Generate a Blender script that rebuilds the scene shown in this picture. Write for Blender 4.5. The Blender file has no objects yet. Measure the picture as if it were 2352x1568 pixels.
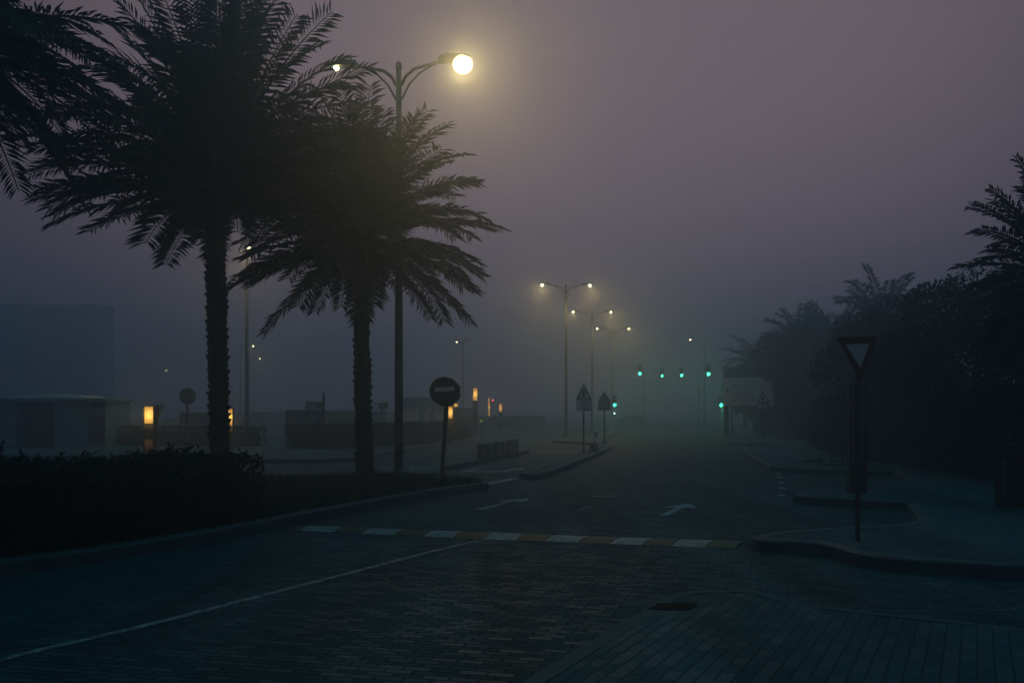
import bpy, bmesh, math, random
from mathutils import Vector, Matrix
R = math.radians
rnd = random.Random(7)
scene = bpy.context.scene
COL = scene.collection
# ---------------------------------------------------------------- photo geometry
F, CX, HZ, CH = 2287.0, 1176.0, 950.0, 1.6      # focal length, centre, horizon (photo read at 2352 x 1568), eye height
def G(px, py, z=0.0):                            # point of a horizontal plane seen at a photo position
    d = F * (CH - z) / (py - HZ)
    return Vector(((px - CX) * d / F, d, z))
def P(px, py, d):                                # point at distance d
    return Vector(((px - CX) * d / F, d, CH + (HZ - py) * d / F))
KH = 0.14                                        # kerb height

# ---------------------------------------------------------------- materials
def mat(name, col, rough=0.6, metal=0.0, noise=0.0, nscale=6.0, emit=None, estr=0.0, bump=0.0):
    m = bpy.data.materials.new(name); m.use_nodes = True
    nt = m.node_tree; b = nt.nodes['Principled BSDF']
    b.inputs['Base Color'].default_value = (*col, 1)
    b.inputs['Roughness'].default_value = rough
    b.inputs['Metallic'].default_value = metal
    if noise or bump:
        tc = nt.nodes.new('ShaderNodeTexCoord')
        n = nt.nodes.new('ShaderNodeTexNoise'); n.inputs['Scale'].default_value = nscale; n.inputs['Detail'].default_value = 5
        nt.links.new(tc.outputs['Object'], n.inputs['Vector'])
        if noise:
            mx = nt.nodes.new('ShaderNodeMix'); mx.data_type = 'RGBA'
            mx.inputs['A'].default_value = (*[c * (1 - noise) for c in col], 1)
            mx.inputs['B'].default_value = (*[min(1, c * (1 + noise)) for c in col], 1)
            nt.links.new(n.outputs['Fac'], mx.inputs['Factor'])
            nt.links.new(mx.outputs['Result'], b.inputs['Base Color'])
        if bump:
            bp = nt.nodes.new('ShaderNodeBump'); bp.inputs['Strength'].default_value = bump; bp.inputs['Distance'].default_value = 0.02
            nt.links.new(n.outputs['Fac'], bp.inputs['Height']); nt.links.new(bp.outputs['Normal'], b.inputs['Normal'])
    if emit:
        b.inputs['Emission Color'].default_value = (*emit, 1); b.inputs['Emission Strength'].default_value = estr
    return m

def paver(name, c1, c2, mortar, bw, bh, ang, rough=0.5, big=0.35):
    m = bpy.data.materials.new(name); m.use_nodes = True
    nt = m.node_tree; N = nt.nodes; L = nt.links; b = N['Principled BSDF']
    tc = N.new('ShaderNodeTexCoord'); mp = N.new('ShaderNodeMapping')
    mp.inputs['Rotation'].default_value = (0, 0, ang)
    L.new(tc.outputs['Object'], mp.inputs['Vector'])
    wob = N.new('ShaderNodeTexNoise'); wob.inputs['Scale'].default_value = 1.6; wob.inputs['Detail'].default_value = 2
    L.new(mp.outputs['Vector'], wob.inputs['Vector'])
    add = N.new('ShaderNodeMix'); add.data_type = 'VECTOR'; add.inputs['Factor'].default_value = 0.012
    L.new(mp.outputs['Vector'], add.inputs['A']); L.new(wob.outputs['Color'], add.inputs['B'])
    br = N.new('ShaderNodeTexBrick')
    br.inputs['Color1'].default_value = (*c1, 1); br.inputs['Color2'].default_value = (*c2, 1); br.inputs['Mortar'].default_value = (*mortar, 1)
    br.inputs['Scale'].default_value = 1.0; br.inputs['Brick Width'].default_value = bw; br.inputs['Row Height'].default_value = bh
    br.inputs['Mortar Size'].default_value = 0.007; br.inputs['Mortar Smooth'].default_value = 0.3; br.inputs['Bias'].default_value = -0.25
    L.new(add.outputs['Result'], br.inputs['Vector'])
    nz = N.new('ShaderNodeTexNoise'); nz.inputs['Scale'].default_value = 0.22; nz.inputs['Detail'].default_value = 6; nz.inputs['Roughness'].default_value = 0.6
    L.new(tc.outputs['Object'], nz.inputs['Vector'])
    rg = N.new('ShaderNodeMapRange'); rg.inputs['From Min'].default_value = 0.3; rg.inputs['From Max'].default_value = 0.7
    rg.inputs['To Min'].default_value = 1 - big; rg.inputs['To Max'].default_value = 1 + big
    L.new(nz.outputs['Fac'], rg.inputs['Value'])
    mul = N.new('ShaderNodeVectorMath'); mul.operation = 'SCALE'
    L.new(br.outputs['Color'], mul.inputs[0]); L.new(rg.outputs['Result'], mul.inputs['Scale'])
    # long darker wheel tracks and patches along the way the blocks are driven over
    mt = N.new('ShaderNodeMapping'); mt.inputs['Rotation'].default_value = (0, 0, R(15)); mt.inputs['Scale'].default_value = (1.1, .07, 1)
    L.new(tc.outputs['Object'], mt.inputs['Vector'])
    tn = N.new('ShaderNodeTexNoise'); tn.inputs['Scale'].default_value = 1.0; tn.inputs['Detail'].default_value = 4
    L.new(mt.outputs['Vector'], tn.inputs['Vector'])
    tr = N.new('ShaderNodeMapRange'); tr.inputs['From Min'].default_value = .35; tr.inputs['From Max'].default_value = .62; tr.inputs['To Min'].default_value = .62; tr.inputs['To Max'].default_value = 1.12
    L.new(tn.outputs['Fac'], tr.inputs['Value'])
    m2 = N.new('ShaderNodeVectorMath'); m2.operation = 'SCALE'; L.new(mul.outputs['Vector'], m2.inputs[0]); L.new(tr.outputs['Result'], m2.inputs['Scale'])
    L.new(m2.outputs['Vector'], b.inputs['Base Color'])
    b.inputs['Specular IOR Level'].default_value = .09
    # every stone lies a little differently: roughness and a bump from the stone colour
    sep = N.new('ShaderNodeSeparateColor'); L.new(br.outputs['Color'], sep.inputs['Color'])
    rr = N.new('ShaderNodeMapRange'); rr.inputs['From Min'].default_value = c1[0]; rr.inputs['From Max'].default_value = c2[0]
    rr.inputs['To Min'].default_value = rough + 0.2; rr.inputs['To Max'].default_value = rough - 0.12
    L.new(sep.outputs['Red'], rr.inputs['Value']); L.new(rr.outputs['Result'], b.inputs['Roughness'])
    fine = N.new('ShaderNodeTexNoise'); fine.inputs['Scale'].default_value = 22; fine.inputs['Detail'].default_value = 3
    L.new(tc.outputs['Object'], fine.inputs['Vector'])
    hh = N.new('ShaderNodeMath'); hh.operation = 'MULTIPLY_ADD'; hh.inputs[1].default_value = -1.0
    L.new(br.outputs['Fac'], hh.inputs[0])
    fm = N.new('ShaderNodeMath'); fm.operation = 'MULTIPLY'; fm.inputs[1].default_value = 0.7
    L.new(fine.outputs['Fac'], fm.inputs[0]); L.new(fm.outputs['Value'], hh.inputs[2])
    bp = N.new('ShaderNodeBump'); bp.inputs['Strength'].default_value = 0.7; bp.inputs['Distance'].default_value = 0.012
    L.new(hh.outputs['Value'], bp.inputs['Height']); L.new(bp.outputs['Normal'], b.inputs['Normal'])
    return m

def worn(name, col, under, cut):                    # paint rubbed off in flecks
    m = bpy.data.materials.new(name); m.use_nodes = True
    nt = m.node_tree; N = nt.nodes; L = nt.links; b = N['Principled BSDF']; b.inputs['Roughness'].default_value = .7; b.inputs['Specular IOR Level'].default_value = .25
    tc = N.new('ShaderNodeTexCoord'); n = N.new('ShaderNodeTexNoise'); n.inputs['Scale'].default_value = 11; n.inputs['Detail'].default_value = 8; n.inputs['Roughness'].default_value = .7
    L.new(tc.outputs['Object'], n.inputs['Vector'])
    r = N.new('ShaderNodeMapRange'); r.inputs['From Min'].default_value = cut - .07; r.inputs['From Max'].default_value = cut + .1
    L.new(n.outputs['Fac'], r.inputs['Value'])
    x = N.new('ShaderNodeMix'); x.data_type = 'RGBA'; x.inputs['A'].default_value = (*under, 1); x.inputs['B'].default_value = (*col, 1)
    L.new(r.outputs['Result'], x.inputs['Factor']); L.new(x.outputs['Result'], b.inputs['Base Color'])
    return m
M = {}
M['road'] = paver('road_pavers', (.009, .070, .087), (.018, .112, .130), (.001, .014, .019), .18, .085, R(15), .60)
M['walk'] = paver('pavement_pavers', (.030, .100, .118), (.038, .115, .132), (.014, .056, .068), .2, .1, R(-65), .62, .18)
M['walk2'] = paver('pavement_pavers_cross', (.030, .100, .118), (.044, .128, .146), (.008, .036, .045), .2, .11, R(15), .62, .2)
M['kerb'] = mat('kerb_concrete', (.045, .078, .09), .75, noise=.25, nscale=3, bump=.3)
M['kerb_pale'] = mat('kerb_pale_concrete', (.028, .092, .108), .75, noise=.2, nscale=3, bump=.2)
M['soil'] = mat('soil', (.03, .035, .028), .95, noise=.4)
M['grass'] = mat('grass_blade', (.010, .026, .016), .8)
M['leaf'] = mat('hedge_leaf', (.008, .02, .017), .7, noise=.35, nscale=2)
M['frond'] = mat('palm_leaflet', (.012, .032, .026), .45, noise=.3, nscale=1.5)
M['trunk'] = mat('palm_bark', (.045, .045, .038), .9, noise=.4, nscale=5, bump=.5)
M['wood'] = mat('tree_bark', (.04, .038, .032), .9, noise=.3)
M['steel'] = mat('galvanised_steel', (.16, .18, .185), .5, .4, noise=.15)
M['post'] = mat('post_paint', (.05, .06, .065), .5, .3)
M['lamp_post'] = mat('lamp_post_paint', (.075, .12, .13), .55, .2)
M['mast'] = mat('mast_grey_paint', (.30, .36, .37), .6)
M['signback'] = mat('sign_back_aluminium', (.09, .1, .105), .55, .5, noise=.15)
M['red'] = mat('sign_red', (.055, .006, .01), .5)
M['white'] = mat('sign_white', (.8, .8, .8), .5, noise=.08)
M['paint'] = worn('road_paint', (.42, .36, .38), (.02, .085, .10), .38)
M['wornpaint'] = worn('worn_road_paint', (.40, .36, .38), (.02, .08, .095), .49)
M['yellow'] = mat('yellow_paint', (.028, .04, .009), .65, noise=.35, nscale=5)
M['hole'] = mat('gully_painted_shade', (.004, .007, .008), .95)
M['black'] = mat('black_plastic', (.012, .013, .014), .55)
M['ink'] = mat('sign_ink', (.012, .014, .02), .6)
M['green_plate'] = mat('green_plate', (.02, .07, .055), .5)
M['cabin'] = mat('cabin_panel', (.10, .25, .29), .6, noise=.12, nscale=1.5)
M['cabin_dark'] = mat('cabin_dark_panel', (.008, .02, .032), .5, noise=.3)
M['roof'] = mat('roof_sheet', (.42, .42, .4), .6, noise=.15)
M['hoard'] = mat('hoarding_panel', (.4, .42, .4), .7, noise=.12, nscale=.8)
M['hoard_dim'] = mat('hoarding_green_panel', (.12, .16, .15), .7, noise=.2, nscale=.6)
M['maroon'] = mat('maroon_panel', (.075, .03, .06), .6, noise=.15)
M['tower'] = mat('building_render', (.12, .13, .14), .8, noise=.15, nscale=.2)
M['glass'] = mat('dark_glass', (.02, .025, .03), .15)
M['totem'] = mat('totem_metal', (.03, .036, .04), .5, .3, noise=.2)
M['redplastic'] = mat('red_plastic', (.13, .02, .025), .55, noise=.2)
M['petal'] = mat('white_petal', (.8, .8, .78), .6)
M['carpaint'] = mat('car_paint', (.05, .055, .06), .3, .3)
WARM = (1.0, .55, .16)
M['lens'] = mat('lamp_lens_lit', (.8, .8, .8), .4, emit=(1, .80, .36), estr=26)
M['lens_bloom'] = mat('lamp_bloom_lit', (.8, .8, .8), .4, emit=(1, .77, .33), estr=3.4)
M['lens_dim'] = mat('lamp_lens_faint', (.8, .8, .8), .4, emit=(1, .86, .52), estr=16)
M['panel_lit'] = mat('lit_lattice_glass', (.6, .5, .3), .5, emit=(1, .50, .085), estr=.6)
M['panel_far'] = mat('lit_lattice_glass_faint', (.6, .5, .3), .5, emit=(1, .5, .12), estr=.9)
M['green_lens'] = mat('green_lens_lit', (.1, .5, .4), .4, emit=(.04, 1, .46), estr=11)
M['white_lens'] = mat('white_lens_lit', (.5, .6, .5), .4, emit=(.6, 1, .8), estr=6)
M['red_lens'] = mat('red_lens_lit', (.5, .1, .1), .4, emit=(1, .08, .12), estr=5)
M['dark_lens'] = mat('unlit_lens', (.02, .02, .02), .3)
M['lime'] = mat('lime_lens_lit', (.3, .5, .1), .4, emit=(.35, .6, .05), estr=.35)

for k_ in ('leaf', 'frond', 'hole', 'kerb_pale'): M[k_].node_tree.nodes['Principled BSDF'].inputs['Specular IOR Level'].default_value = .14
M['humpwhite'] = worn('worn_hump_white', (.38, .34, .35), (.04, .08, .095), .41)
# ---------------------------------------------------------------- mesh builder
class MB:
    def __init__(s): s.v = []; s.f = []
    def add(s, vs, fs):
        o = len(s.v); s.v += [tuple(v) for v in vs]; s.f += [tuple(i + o for i in f) for f in fs]; return s
    def box(s, c, size, rot=None, taper=1.0):
        x, y, z = [a / 2 for a in size]
        vs = [Vector((sx * x * (taper if sz > 0 else 1), sy * y * (taper if sz > 0 else 1), sz * z)) for sz in (-1, 1) for sx, sy in ((-1, -1), (1, -1), (1, 1), (-1, 1))]
        if rot is not None: vs = [rot @ v for v in vs]
        c = Vector(c)
        return s.add([v + c for v in vs], [(3, 2, 1, 0), (4, 5, 6, 7), (0, 1, 5, 4), (1, 2, 6, 5), (2, 3, 7, 6), (3, 0, 4, 7)])
    def tube(s, path, rad, seg=10, cap=True):
        path = [Vector(p) for p in path]; n = len(path)
        if not hasattr(rad, '__len__'): rad = [rad] * n
        rings = []; up = None
        for i, p in enumerate(path):
            t = (path[min(i + 1, n - 1)] - path[max(i - 1, 0)]).normalized()
            if up is None or abs(up.dot(t)) > .99:
                up = Vector((0, 1, 0)) if abs(t.y) < .9 else Vector((1, 0, 0))
            u = t.cross(up).normalized(); w = u.cross(t).normalized(); up = w
            rings.append([p + (u * math.cos(a) + w * math.sin(a)) * rad[i] for a in [2 * math.pi * k / seg for k in range(seg)]])
        vs = [v for r in rings for v in r]
        fs = [(i * seg + k, i * seg + (k + 1) % seg, (i + 1) * seg + (k + 1) % seg, (i + 1) * seg + k) for i in range(n - 1) for k in range(seg)]
        if cap: fs += [tuple(range(seg))[::-1], tuple((n - 1) * seg + k for k in range(seg))]
        return s.add(vs, fs)
    def slab(s, poly, y0, y1):                     # outline in local x,z extruded along y
        n = len(poly)
        vs = [(x, y0, z) for x, z in poly] + [(x, y1, z) for x, z in poly]
        return s.add(vs, [tuple(range(n)), tuple(range(2 * n - 1, n - 1, -1))] + [((i + 1) % n, i, n + i, n + (i + 1) % n) for i in range(n)])
    def ringslab(s, outer, inner, y0, y1):         # frame between two outlines of equal count
        n = len(outer)
        vs = [(x, y0, z) for x, z in outer] + [(x, y0, z) for x, z in inner] + [(x, y1, z) for x, z in outer] + [(x, y1, z) for x, z in inner]
        fs = []
        for i in range(n):
            j = (i + 1) % n
            fs += [(i, j, n + j, n + i), (2 * n + j, 2 * n + i, 3 * n + i, 3 * n + j), (j, i, 2 * n + i, 2 * n + j), (n + i, n + j, 3 * n + j, 3 * n + i)]
        return s.add(vs, fs)
    def flat(s, poly, z):
        return s.add([(x, y, z) for x, y in poly], [tuple(range(len(poly)))])
    def build(s, name, m, parent=None, smooth=False, loc=None):
        me = bpy.data.meshes.new(name); me.from_pydata(s.v, [], s.f); me.validate()
        if any(len(f) > 4 for f in s.f):
            bm = bmesh.new(); bm.from_mesh(me)
            bmesh.ops.triangulate(bm, faces=[f for f in bm.faces if len(f.verts) > 4])
            bm.to_mesh(me); bm.free()
        me.materials.append(m)
        if smooth:
            me.polygons.foreach_set('use_smooth', [True] * len(me.polygons))
        o = bpy.data.objects.new(name, me); COL.objects.link(o)
        if parent: o.parent = parent
        if loc is not None: o.location = loc
        return o

def tag(o, label=None, cat=None, group=None, kind=None):
    if label: o['label'] = label
    if cat: o['category'] = cat
    if group: o['group'] = group
    if kind: o['kind'] = kind
    return o
def thing(name, label, cat, loc=(0, 0, 0), rz=0.0, group=None):
    o = bpy.data.objects.new(name, None); COL.objects.link(o)
    o.location = loc; o.rotation_euler = (0, 0, rz); o.empty_display_size = .2
    return tag(o, label, cat, group)
def copy_tree(o, parent=None):
    c = o.copy(); COL.objects.link(c)
    if parent: c.parent = parent
    for ch in list(o.children): copy_tree(ch, c)
    return c
def circ(r, n=32, a0=0.0, cx=0.0, cz=0.0): return [(cx + r * math.cos(a0 + 2 * math.pi * k / n), cz + r * math.sin(a0 + 2 * math.pi * k / n)) for k in range(n)]
def text_part(name, s, size, m, parent, loc, rot=(R(90), 0, 0), ext=.004):
    cu = bpy.data.curves.new(name, 'FONT'); cu.body = s; cu.size = size; cu.align_x = 'CENTER'; cu.align_y = 'CENTER'; cu.extrude = ext
    t = bpy.data.objects.new(name + '_curve', cu); COL.objects.link(t)
    bpy.context.view_layer.update()
    me = bpy.data.meshes.new_from_object(t.evaluated_get(bpy.context.evaluated_depsgraph_get()))
    bpy.data.objects.remove(t); bpy.data.curves.remove(cu)
    me.materials.clear(); me.materials.append(m)
    o = bpy.data.objects.new(name, me); COL.objects.link(o); o.parent = parent; o.location = loc; o.rotation_euler = rot
    return o
def lamp_light(parent, loc, power, col=WARM, kind='SPOT', aim=(0, 0, -1), size=160, rad=.08):
    l = bpy.data.lights.new('lamp_light', kind); l.energy = power; l.color = col; l.shadow_soft_size = rad
    if kind == 'SPOT': l.spot_size = R(size); l.spot_blend = 1.0
    o = bpy.data.objects.new('lamp_light', l); COL.objects.link(o); o.parent = parent; o.location = loc
    o.rotation_euler = Vector(aim).to_track_quat('-Z', 'Y').to_euler()
    return o

# ---------------------------------------------------------------- camera
cam = bpy.data.cameras.new('camera'); co = bpy.data.objects.new('camera', cam); COL.objects.link(co)
co.location = (0, 0, CH); co.rotation_euler = (R(90), 0, 0)
cam.sensor_width = 36; cam.lens = 36 * F / 2352; cam.shift_y = (HZ - 784) / 2352; cam.clip_end = 3000
scene.camera = co
# ---------------------------------------------------------------- air and sky numbers
FOG, ANI, VB = .0125, .82, 3
SKY = [(.42, .27, .315), (.325, .20, .23), (.245, .157, .165), (.02, .20, .265), (.0, .42, .545)]
GLOW = (.33, 1.0)
# ---------------------------------------------------------------- ground, road, pavements
g = MB().flat([(-900, -60), (900, -60), (900, 1500), (-900, 1500)], -.012).build('ground', M['kerb']); tag(g, kind='structure')
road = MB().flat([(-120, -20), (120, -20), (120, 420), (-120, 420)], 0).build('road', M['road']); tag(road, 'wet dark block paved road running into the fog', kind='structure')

def ccw(p): return sum(p[i].x * p[(i + 1) % len(p)].y - p[(i + 1) % len(p)].x * p[i].y for i in range(len(p))) > 0
def offset(p, d):                                  # inward offset of a ccw outline
    n = len(p); out = []
    for i in range(n):
        a, b, c = p[i - 1], p[i], p[(i + 1) % n]
        e1 = (b - a).normalized(); e2 = (c - b).normalized()
        n1 = Vector((-e1.y, e1.x)); n2 = Vector((-e2.y, e2.x))
        m = (n1 + n2)
        if m.length < .2: m = n1
        m.normalize(); out.append(b + m * d / max(.45, m.dot(n1)))
    return out
def island(name, pts, top, m, h=KH, kw=.16, label=None, km='kerb'):
    p = [Vector((q[0], q[1])) for q in pts]
    if not ccw(p): p.reverse()
    inn = offset(p, kw); outer = offset(p, -.004)
    b = MB().flat([tuple(q) for q in inn], h)
    o = b.build(name, m); tag(o, label, kind='structure')
    k = MB(); n = len(p)
    i2 = offset(p, kw + .004); bev = offset(p, .018)
    for i in range(n):                                 # kerb stones about 0.9 m long with open joints
        j = (i + 1) % n; ln = (p[j] - p[i]).length; ns = max(1, round(ln / .9)) if ln < 40 else 1
        for q in range(ns):
            t0, t1 = q / ns, (q + 1) / ns; e = min(.2 / ns, .006 / max(ln, .01))
            if ln > .5: t0 += e; t1 -= e
            dz = rnd.uniform(-.003, .003)
            f = lambda P_, t: P_[i].lerp(P_[j], t)
            for (P0, z0, P1, z1) in ((outer, -.004, outer, h - .014), (outer, h - .014, bev, h + .004 + dz), (bev, h + .004 + dz, i2, h + .004 + dz), (i2, h + .004 + dz, i2, h - .03)):
                k.add([(*f(P0, t0), z0), (*f(P0, t1), z0), (*f(P1, t1), z1), (*f(P1, t0), z1)], [(0, 1, 2, 3)])
    k.build('kerb', M[km], o)
    return o
g2 = lambda px, py, z=KH: G(px, py, z).xy
def smooth_line(pts, sub=4):                        # Catmull-Rom through photo points
    out = []
    for i in range(len(pts) - 1):
        p0, p1, p2, p3 = pts[max(i - 1, 0)], pts[i], pts[i + 1], pts[min(i + 2, len(pts) - 1)]
        for k in range(sub):
            t = k / sub
            out.append(.5 * ((2 * p1) + (p2 - p0) * t + (2 * p0 - 5 * p1 + 4 * p2 - p3) * t * t + (3 * p1 - p0 - 3 * p2 + p3) * t ** 3))
    return out + [pts[-1]]

# planted island on the near side of the crossing road: hedge, grass, palms, lamp
front = smooth_line([g2(-900, 1480), g2(-300, 1345), g2(0, 1290), g2(300, 1250), g2(640, 1190), g2(880, 1144), g2(1060, 1115), g2(1122, 1110)])
back = smooth_line([g2(1122, 1106), g2(1070, 1101), g2(960, 1094), g2(860, 1089), g2(700, 1096), g2(560, 1092), g2(300, 1080), g2(-500, 1085)])
isl = island('planted_island', front + back, None, M['soil'], label='kerbed traffic island planted with hedge, grass and palms')
# narrow median that carries the guard railing
med = [g2(900, 1092), g2(929, 1085), g2(1020, 1069), g2(1100, 1055.5), g2(1192, 1038), g2(1215, 1032), g2(1212, 1030), g2(1150, 1040), g2(1060, 1055), g2(960, 1071), g2(880, 1086)]
island('median', med, None, M['walk2'], kw=.12, label='narrow raised median under the slatted railing')
# splitter island with the warning sign
spl = smooth_line([g2(1192, 1084.5), g2(1242, 1086), g2(1320, 1060), g2(1380, 1037), g2(1407, 1023)], 3) + [g2(1404, 1019), g2(1376, 1018), g2(1345, 1026), g2(1310, 1044), g2(1240, 1068)]
island('splitter_island', spl, None, M['walk2'], label='small wedge shaped traffic island with sign posts')
# lamp median further on
lm = [g2(1270, 1011), g2(1330, 1014), g2(1376, 1016.5), g2(1400, 1002), g2(1432, 985), g2(1450, 976), g2(1440, 976), g2(1405, 982), g2(1362, 993), g2(1300, 1003)]
island('lamp_median', lm, None, M['walk2'], label='raised median under the distant lamps')
# island with the clipped hedge across the near carriageway
hi = smooth_line([g2(560, 1052), g2(676, 1054), g2(806, 1050), g2(880, 1038), g2(990, 1022), g2(1080, 1010), g2(1190, 993)], 2) + [g2(1260, 980), g2(1180, 979), g2(1000, 988), g2(700, 1000), g2(380, 1003), g2(60, 1010), g2(-300, 1020), g2(-300, 1036), g2(200, 1047)]
island('far_pavement', hi, None, M['walk2'], label='far pavement with clipped hedge')

# right hand pavement: one raised sheet with two bays cut into it
rp = smooth_line([g2(1725, 1232), g2(1760, 1240), g2(1885, 1247), g2(1980, 1271), g2(2110, 1285), g2(2307, 1296), g2(2700, 1316)], 3)
rp += [Vector((60, 9)), Vector((60, 120)), Vector((38, 120))]
rp += [g2(1640, 985), g2(1652, 1004), g2(1667, 1014), g2(1720, 1017), g2(1800, 1020), g2(1816, 1021.5), g2(1812, 1023.5), g2(1760, 1023.5), g2(1708, 1024.5), g2(1713, 1039), g2(1768, 1071), g2(1860, 1076), g2(1951, 1079), g2(2052, 1080), g2(2083, 1096)]
rp += [g2(2060, 1110), g2(1940, 1122), g2(1835, 1130), g2(1823, 1138), g2(1950, 1145), g2(2085, 1153), g2(2114, 1194), g2(2050, 1206), g2(1900, 1212), g2(1775, 1222)]
island('pavement', rp, None, M['walk2'], label='raised block paved pavement with a parking bay cut into it')
# near pavement corner, flush kerb
np_ = [g2(1040, 1660, .022), g2(1190, 1568, .022), g2(1335, 1481, .022), g2(1480, 1395, .022)] + smooth_line([g2(1520, 1371, .022), g2(1560, 1359, .022), g2(1640, 1354, .022), g2(1743, 1355, .022), g2(1825, 1379, .022), g2(1950, 1398, .022), g2(2352, 1441, .022), g2(2800, 1500, .022)], 4) + [Vector((12, 3)), Vector((6, 1)), Vector((.2, 1.0))]
island('near_pavement', np_, None, M['walk'], h=.022, kw=.14, km='kerb_pale', label='flush paved pavement corner nearest the viewer')

# road markings and ironwork: parts of the road
def mark(name, pts, m, z=.004, sub=1):
    return MB().flat([tuple(G(x, y).xy) for x, y in pts], z).build(name, m, road)
def ribbon(name, pts, w, m, z=.004, sub=8):
    c = smooth_line([G(x, y).xy for x, y in pts], sub); L = []; Rr = []
    for i, p in enumerate(c):
        t = (c[min(i + 1, len(c) - 1)] - c[max(i - 1, 0)]).normalized(); n = Vector((-t.y, t.x)) * w / 2
        j = 1 + rnd.uniform(-.16, .16)
        L.append(p + n * j); Rr.append(p - n * j)
    b = MB()
    for i in range(len(c) - 1):
        b.add([(*Rr[i], z), (*Rr[i + 1], z), (*L[i + 1], z), (*L[i], z)], [(0, 1, 2, 3)])
    return b.build(name, m, road)
ribbon('lane_line', [(-260, 1590), (0, 1515), (330, 1437), (650, 1355), (870, 1298), (1000, 1264), (1103, 1241)], .085, M['wornpaint'], sub=14)
mark('stop_line', [(1121, 1106), (1121, 1113), (1155, 1107), (1190, 1100), (1218, 1096.5), (1200, 1096.5), (1170, 1098.5)], M['paint'])
mark('arrow_marking', [(1093, 1170), (1112, 1170), (1178, 1150.5), (1196, 1151.5), (1211, 1151), (1214, 1143.5), (1198, 1145), (1150, 1149.5), (1143, 1151.5), (1168, 1151.5)], M['paint'])
mark('arrow_marking', [(1515, 1183.5), (1535, 1183.5), (1567, 1166.5), (1580, 1165), (1601, 1167), (1592, 1160), (1581, 1155.5), (1556, 1160), (1524, 1164.5), (1553, 1165.5)], M['paint'])
mark('turn_arrow_marking', [(1057, 1082.5), (1080, 1079), (1104, 1072.5), (1108, 1073.5), (1081, 1081.5), (1110, 1082), (1150, 1081.5), (1170, 1078.5), (1162, 1078.5), (1200, 1073.5), (1205, 1077.5), (1182, 1078.5), (1168, 1082.5), (1120, 1084.5)], M['paint'])
mark('turn_arrow_marking', [(1228, 1037), (1240, 1034), (1250, 1033.6), (1243, 1036.5), (1280, 1037), (1300, 1035), (1322, 1034), (1321, 1036), (1298, 1038), (1262, 1039)], M['wornpaint'])
mark('give_way_marking', [(1231, 1011.2), (1250, 1009.2), (1268, 1008.6), (1266, 1009.9), (1247, 1011), (1236, 1012)], M['wornpaint'])
mark('lane_dash', [(1326, 1171), (1334, 1171), (1366, 1160.5), (1359, 1160.5)], M['wornpaint'])
mark('lane_dash', [(1447, 1130), (1452, 1130), (1471, 1125.5), (1467, 1125.5)], M['wornpaint'])
for x, y in ((1780, 1079), (1786, 1087), (1790, 1096), (1793, 1108), (1797, 1121), (1793, 1137)):
    w = 5 + (y - 1075) * .06; h = 1.0 + (y - 1075) * .014
    mark('bay_mark', [(x - w, y + h), (x + w, y + h), (x + w + 1, y - h), (x - w + 1, y - h)], M['paint'])
mark('drain_cover', [(1356, 1138), (1368, 1141), (1424, 1141), (1414, 1137.5)], M['black'])
for y, x0, x1 in ((1093, 846, 915), (1040, 838, 905)):
    mark('edge_line', [(x0, y), (x1, y - (x1 - x0) * .12), (x1, y - (x1 - x0) * .12 - 2), (x0, y - 2)], M['wornpaint'])
mark('edge_line', [(664, 1052), (740, 1053), (740, 1055), (664, 1054.5)], M['wornpaint'])
# gully slot in the near pavement edge: flat sheet, recess shade painted dark
MB().flat([tuple(G(x, y, .03).xy) for x, y in ((1488, 1397), (1585, 1398), (1603, 1384), (1512, 1383.5))], .03).build('gully_grate', M['hole'], bpy.data.objects['near_pavement'])

# speed hump: alternating white and yellow blocks across the road
hump = thing('speed_hump', None, None); hump['kind'] = 'structure'; hump['label'] = 'low rubber speed hump striped white and yellow'
bounds = [(617, 1203.5, 1214.5, 640), (690, 1207, 1219, 715), (765, 1210, 1222, 790), (829, 1213, 1225, 858), (903, 1215, 1228.5, 930), (973, 1218, 1231.5, 1000), (1040, 1220, 1235, 1062), (1110, 1222, 1239, 1134), (1184, 1226, 1241, 1205), (1252, 1228.5, 1243, 1279), (1328, 1231, 1246, 1351), (1402, 1234, 1249, 1424), (1473, 1236.5, 1251.5, 1498), (1543, 1238.5, 1254, 1568), (1617, 1241, 1257, 1640), (1688, 1243.5, 1259, 1708)]
for i in range(len(bounds) - 1):
    a, b_ = bounds[i], bounds[i + 1]
    nl, nr = G(a[0], a[2]), G(b_[0], b_[2]); fl, fr = G(a[3], a[1]), G(b_[3], b_[1])
    vs = []; K = 6
    for k in range(K + 1):
        t = k / K; z = .004 + .018 * math.sin(math.pi * t)
        p = nl.lerp(fl, t); q = nr.lerp(fr, t)
        e = (q - p) * .006
        vs += [(p.x + e.x, p.y + e.y, z), (q.x - e.x, q.y - e.y, z)]
    mb = MB().add(vs, [(2 * k, 2 * k + 1, 2 * k + 3, 2 * k + 2) for k in range(K)])
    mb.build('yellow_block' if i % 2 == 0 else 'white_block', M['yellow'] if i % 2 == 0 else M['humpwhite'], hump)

# ---------------------------------------------------------------- plants
def leaf_quad(b, p, d, n, ln, w):
    s = d.cross(n)
    if s.length < 1e-4: return
    s = s.normalized() * w / 2
    b.add([p, p + d * ln * .45 + s, p + d * ln, p + d * ln * .45 - s], [(0, 1, 2, 3)])
def rdir(r):
    z = r.uniform(-1, 1); a = r.uniform(0, 2 * math.pi); q = math.sqrt(1 - z * z)
    return Vector((q * math.cos(a), q * math.sin(a), z))

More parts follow.
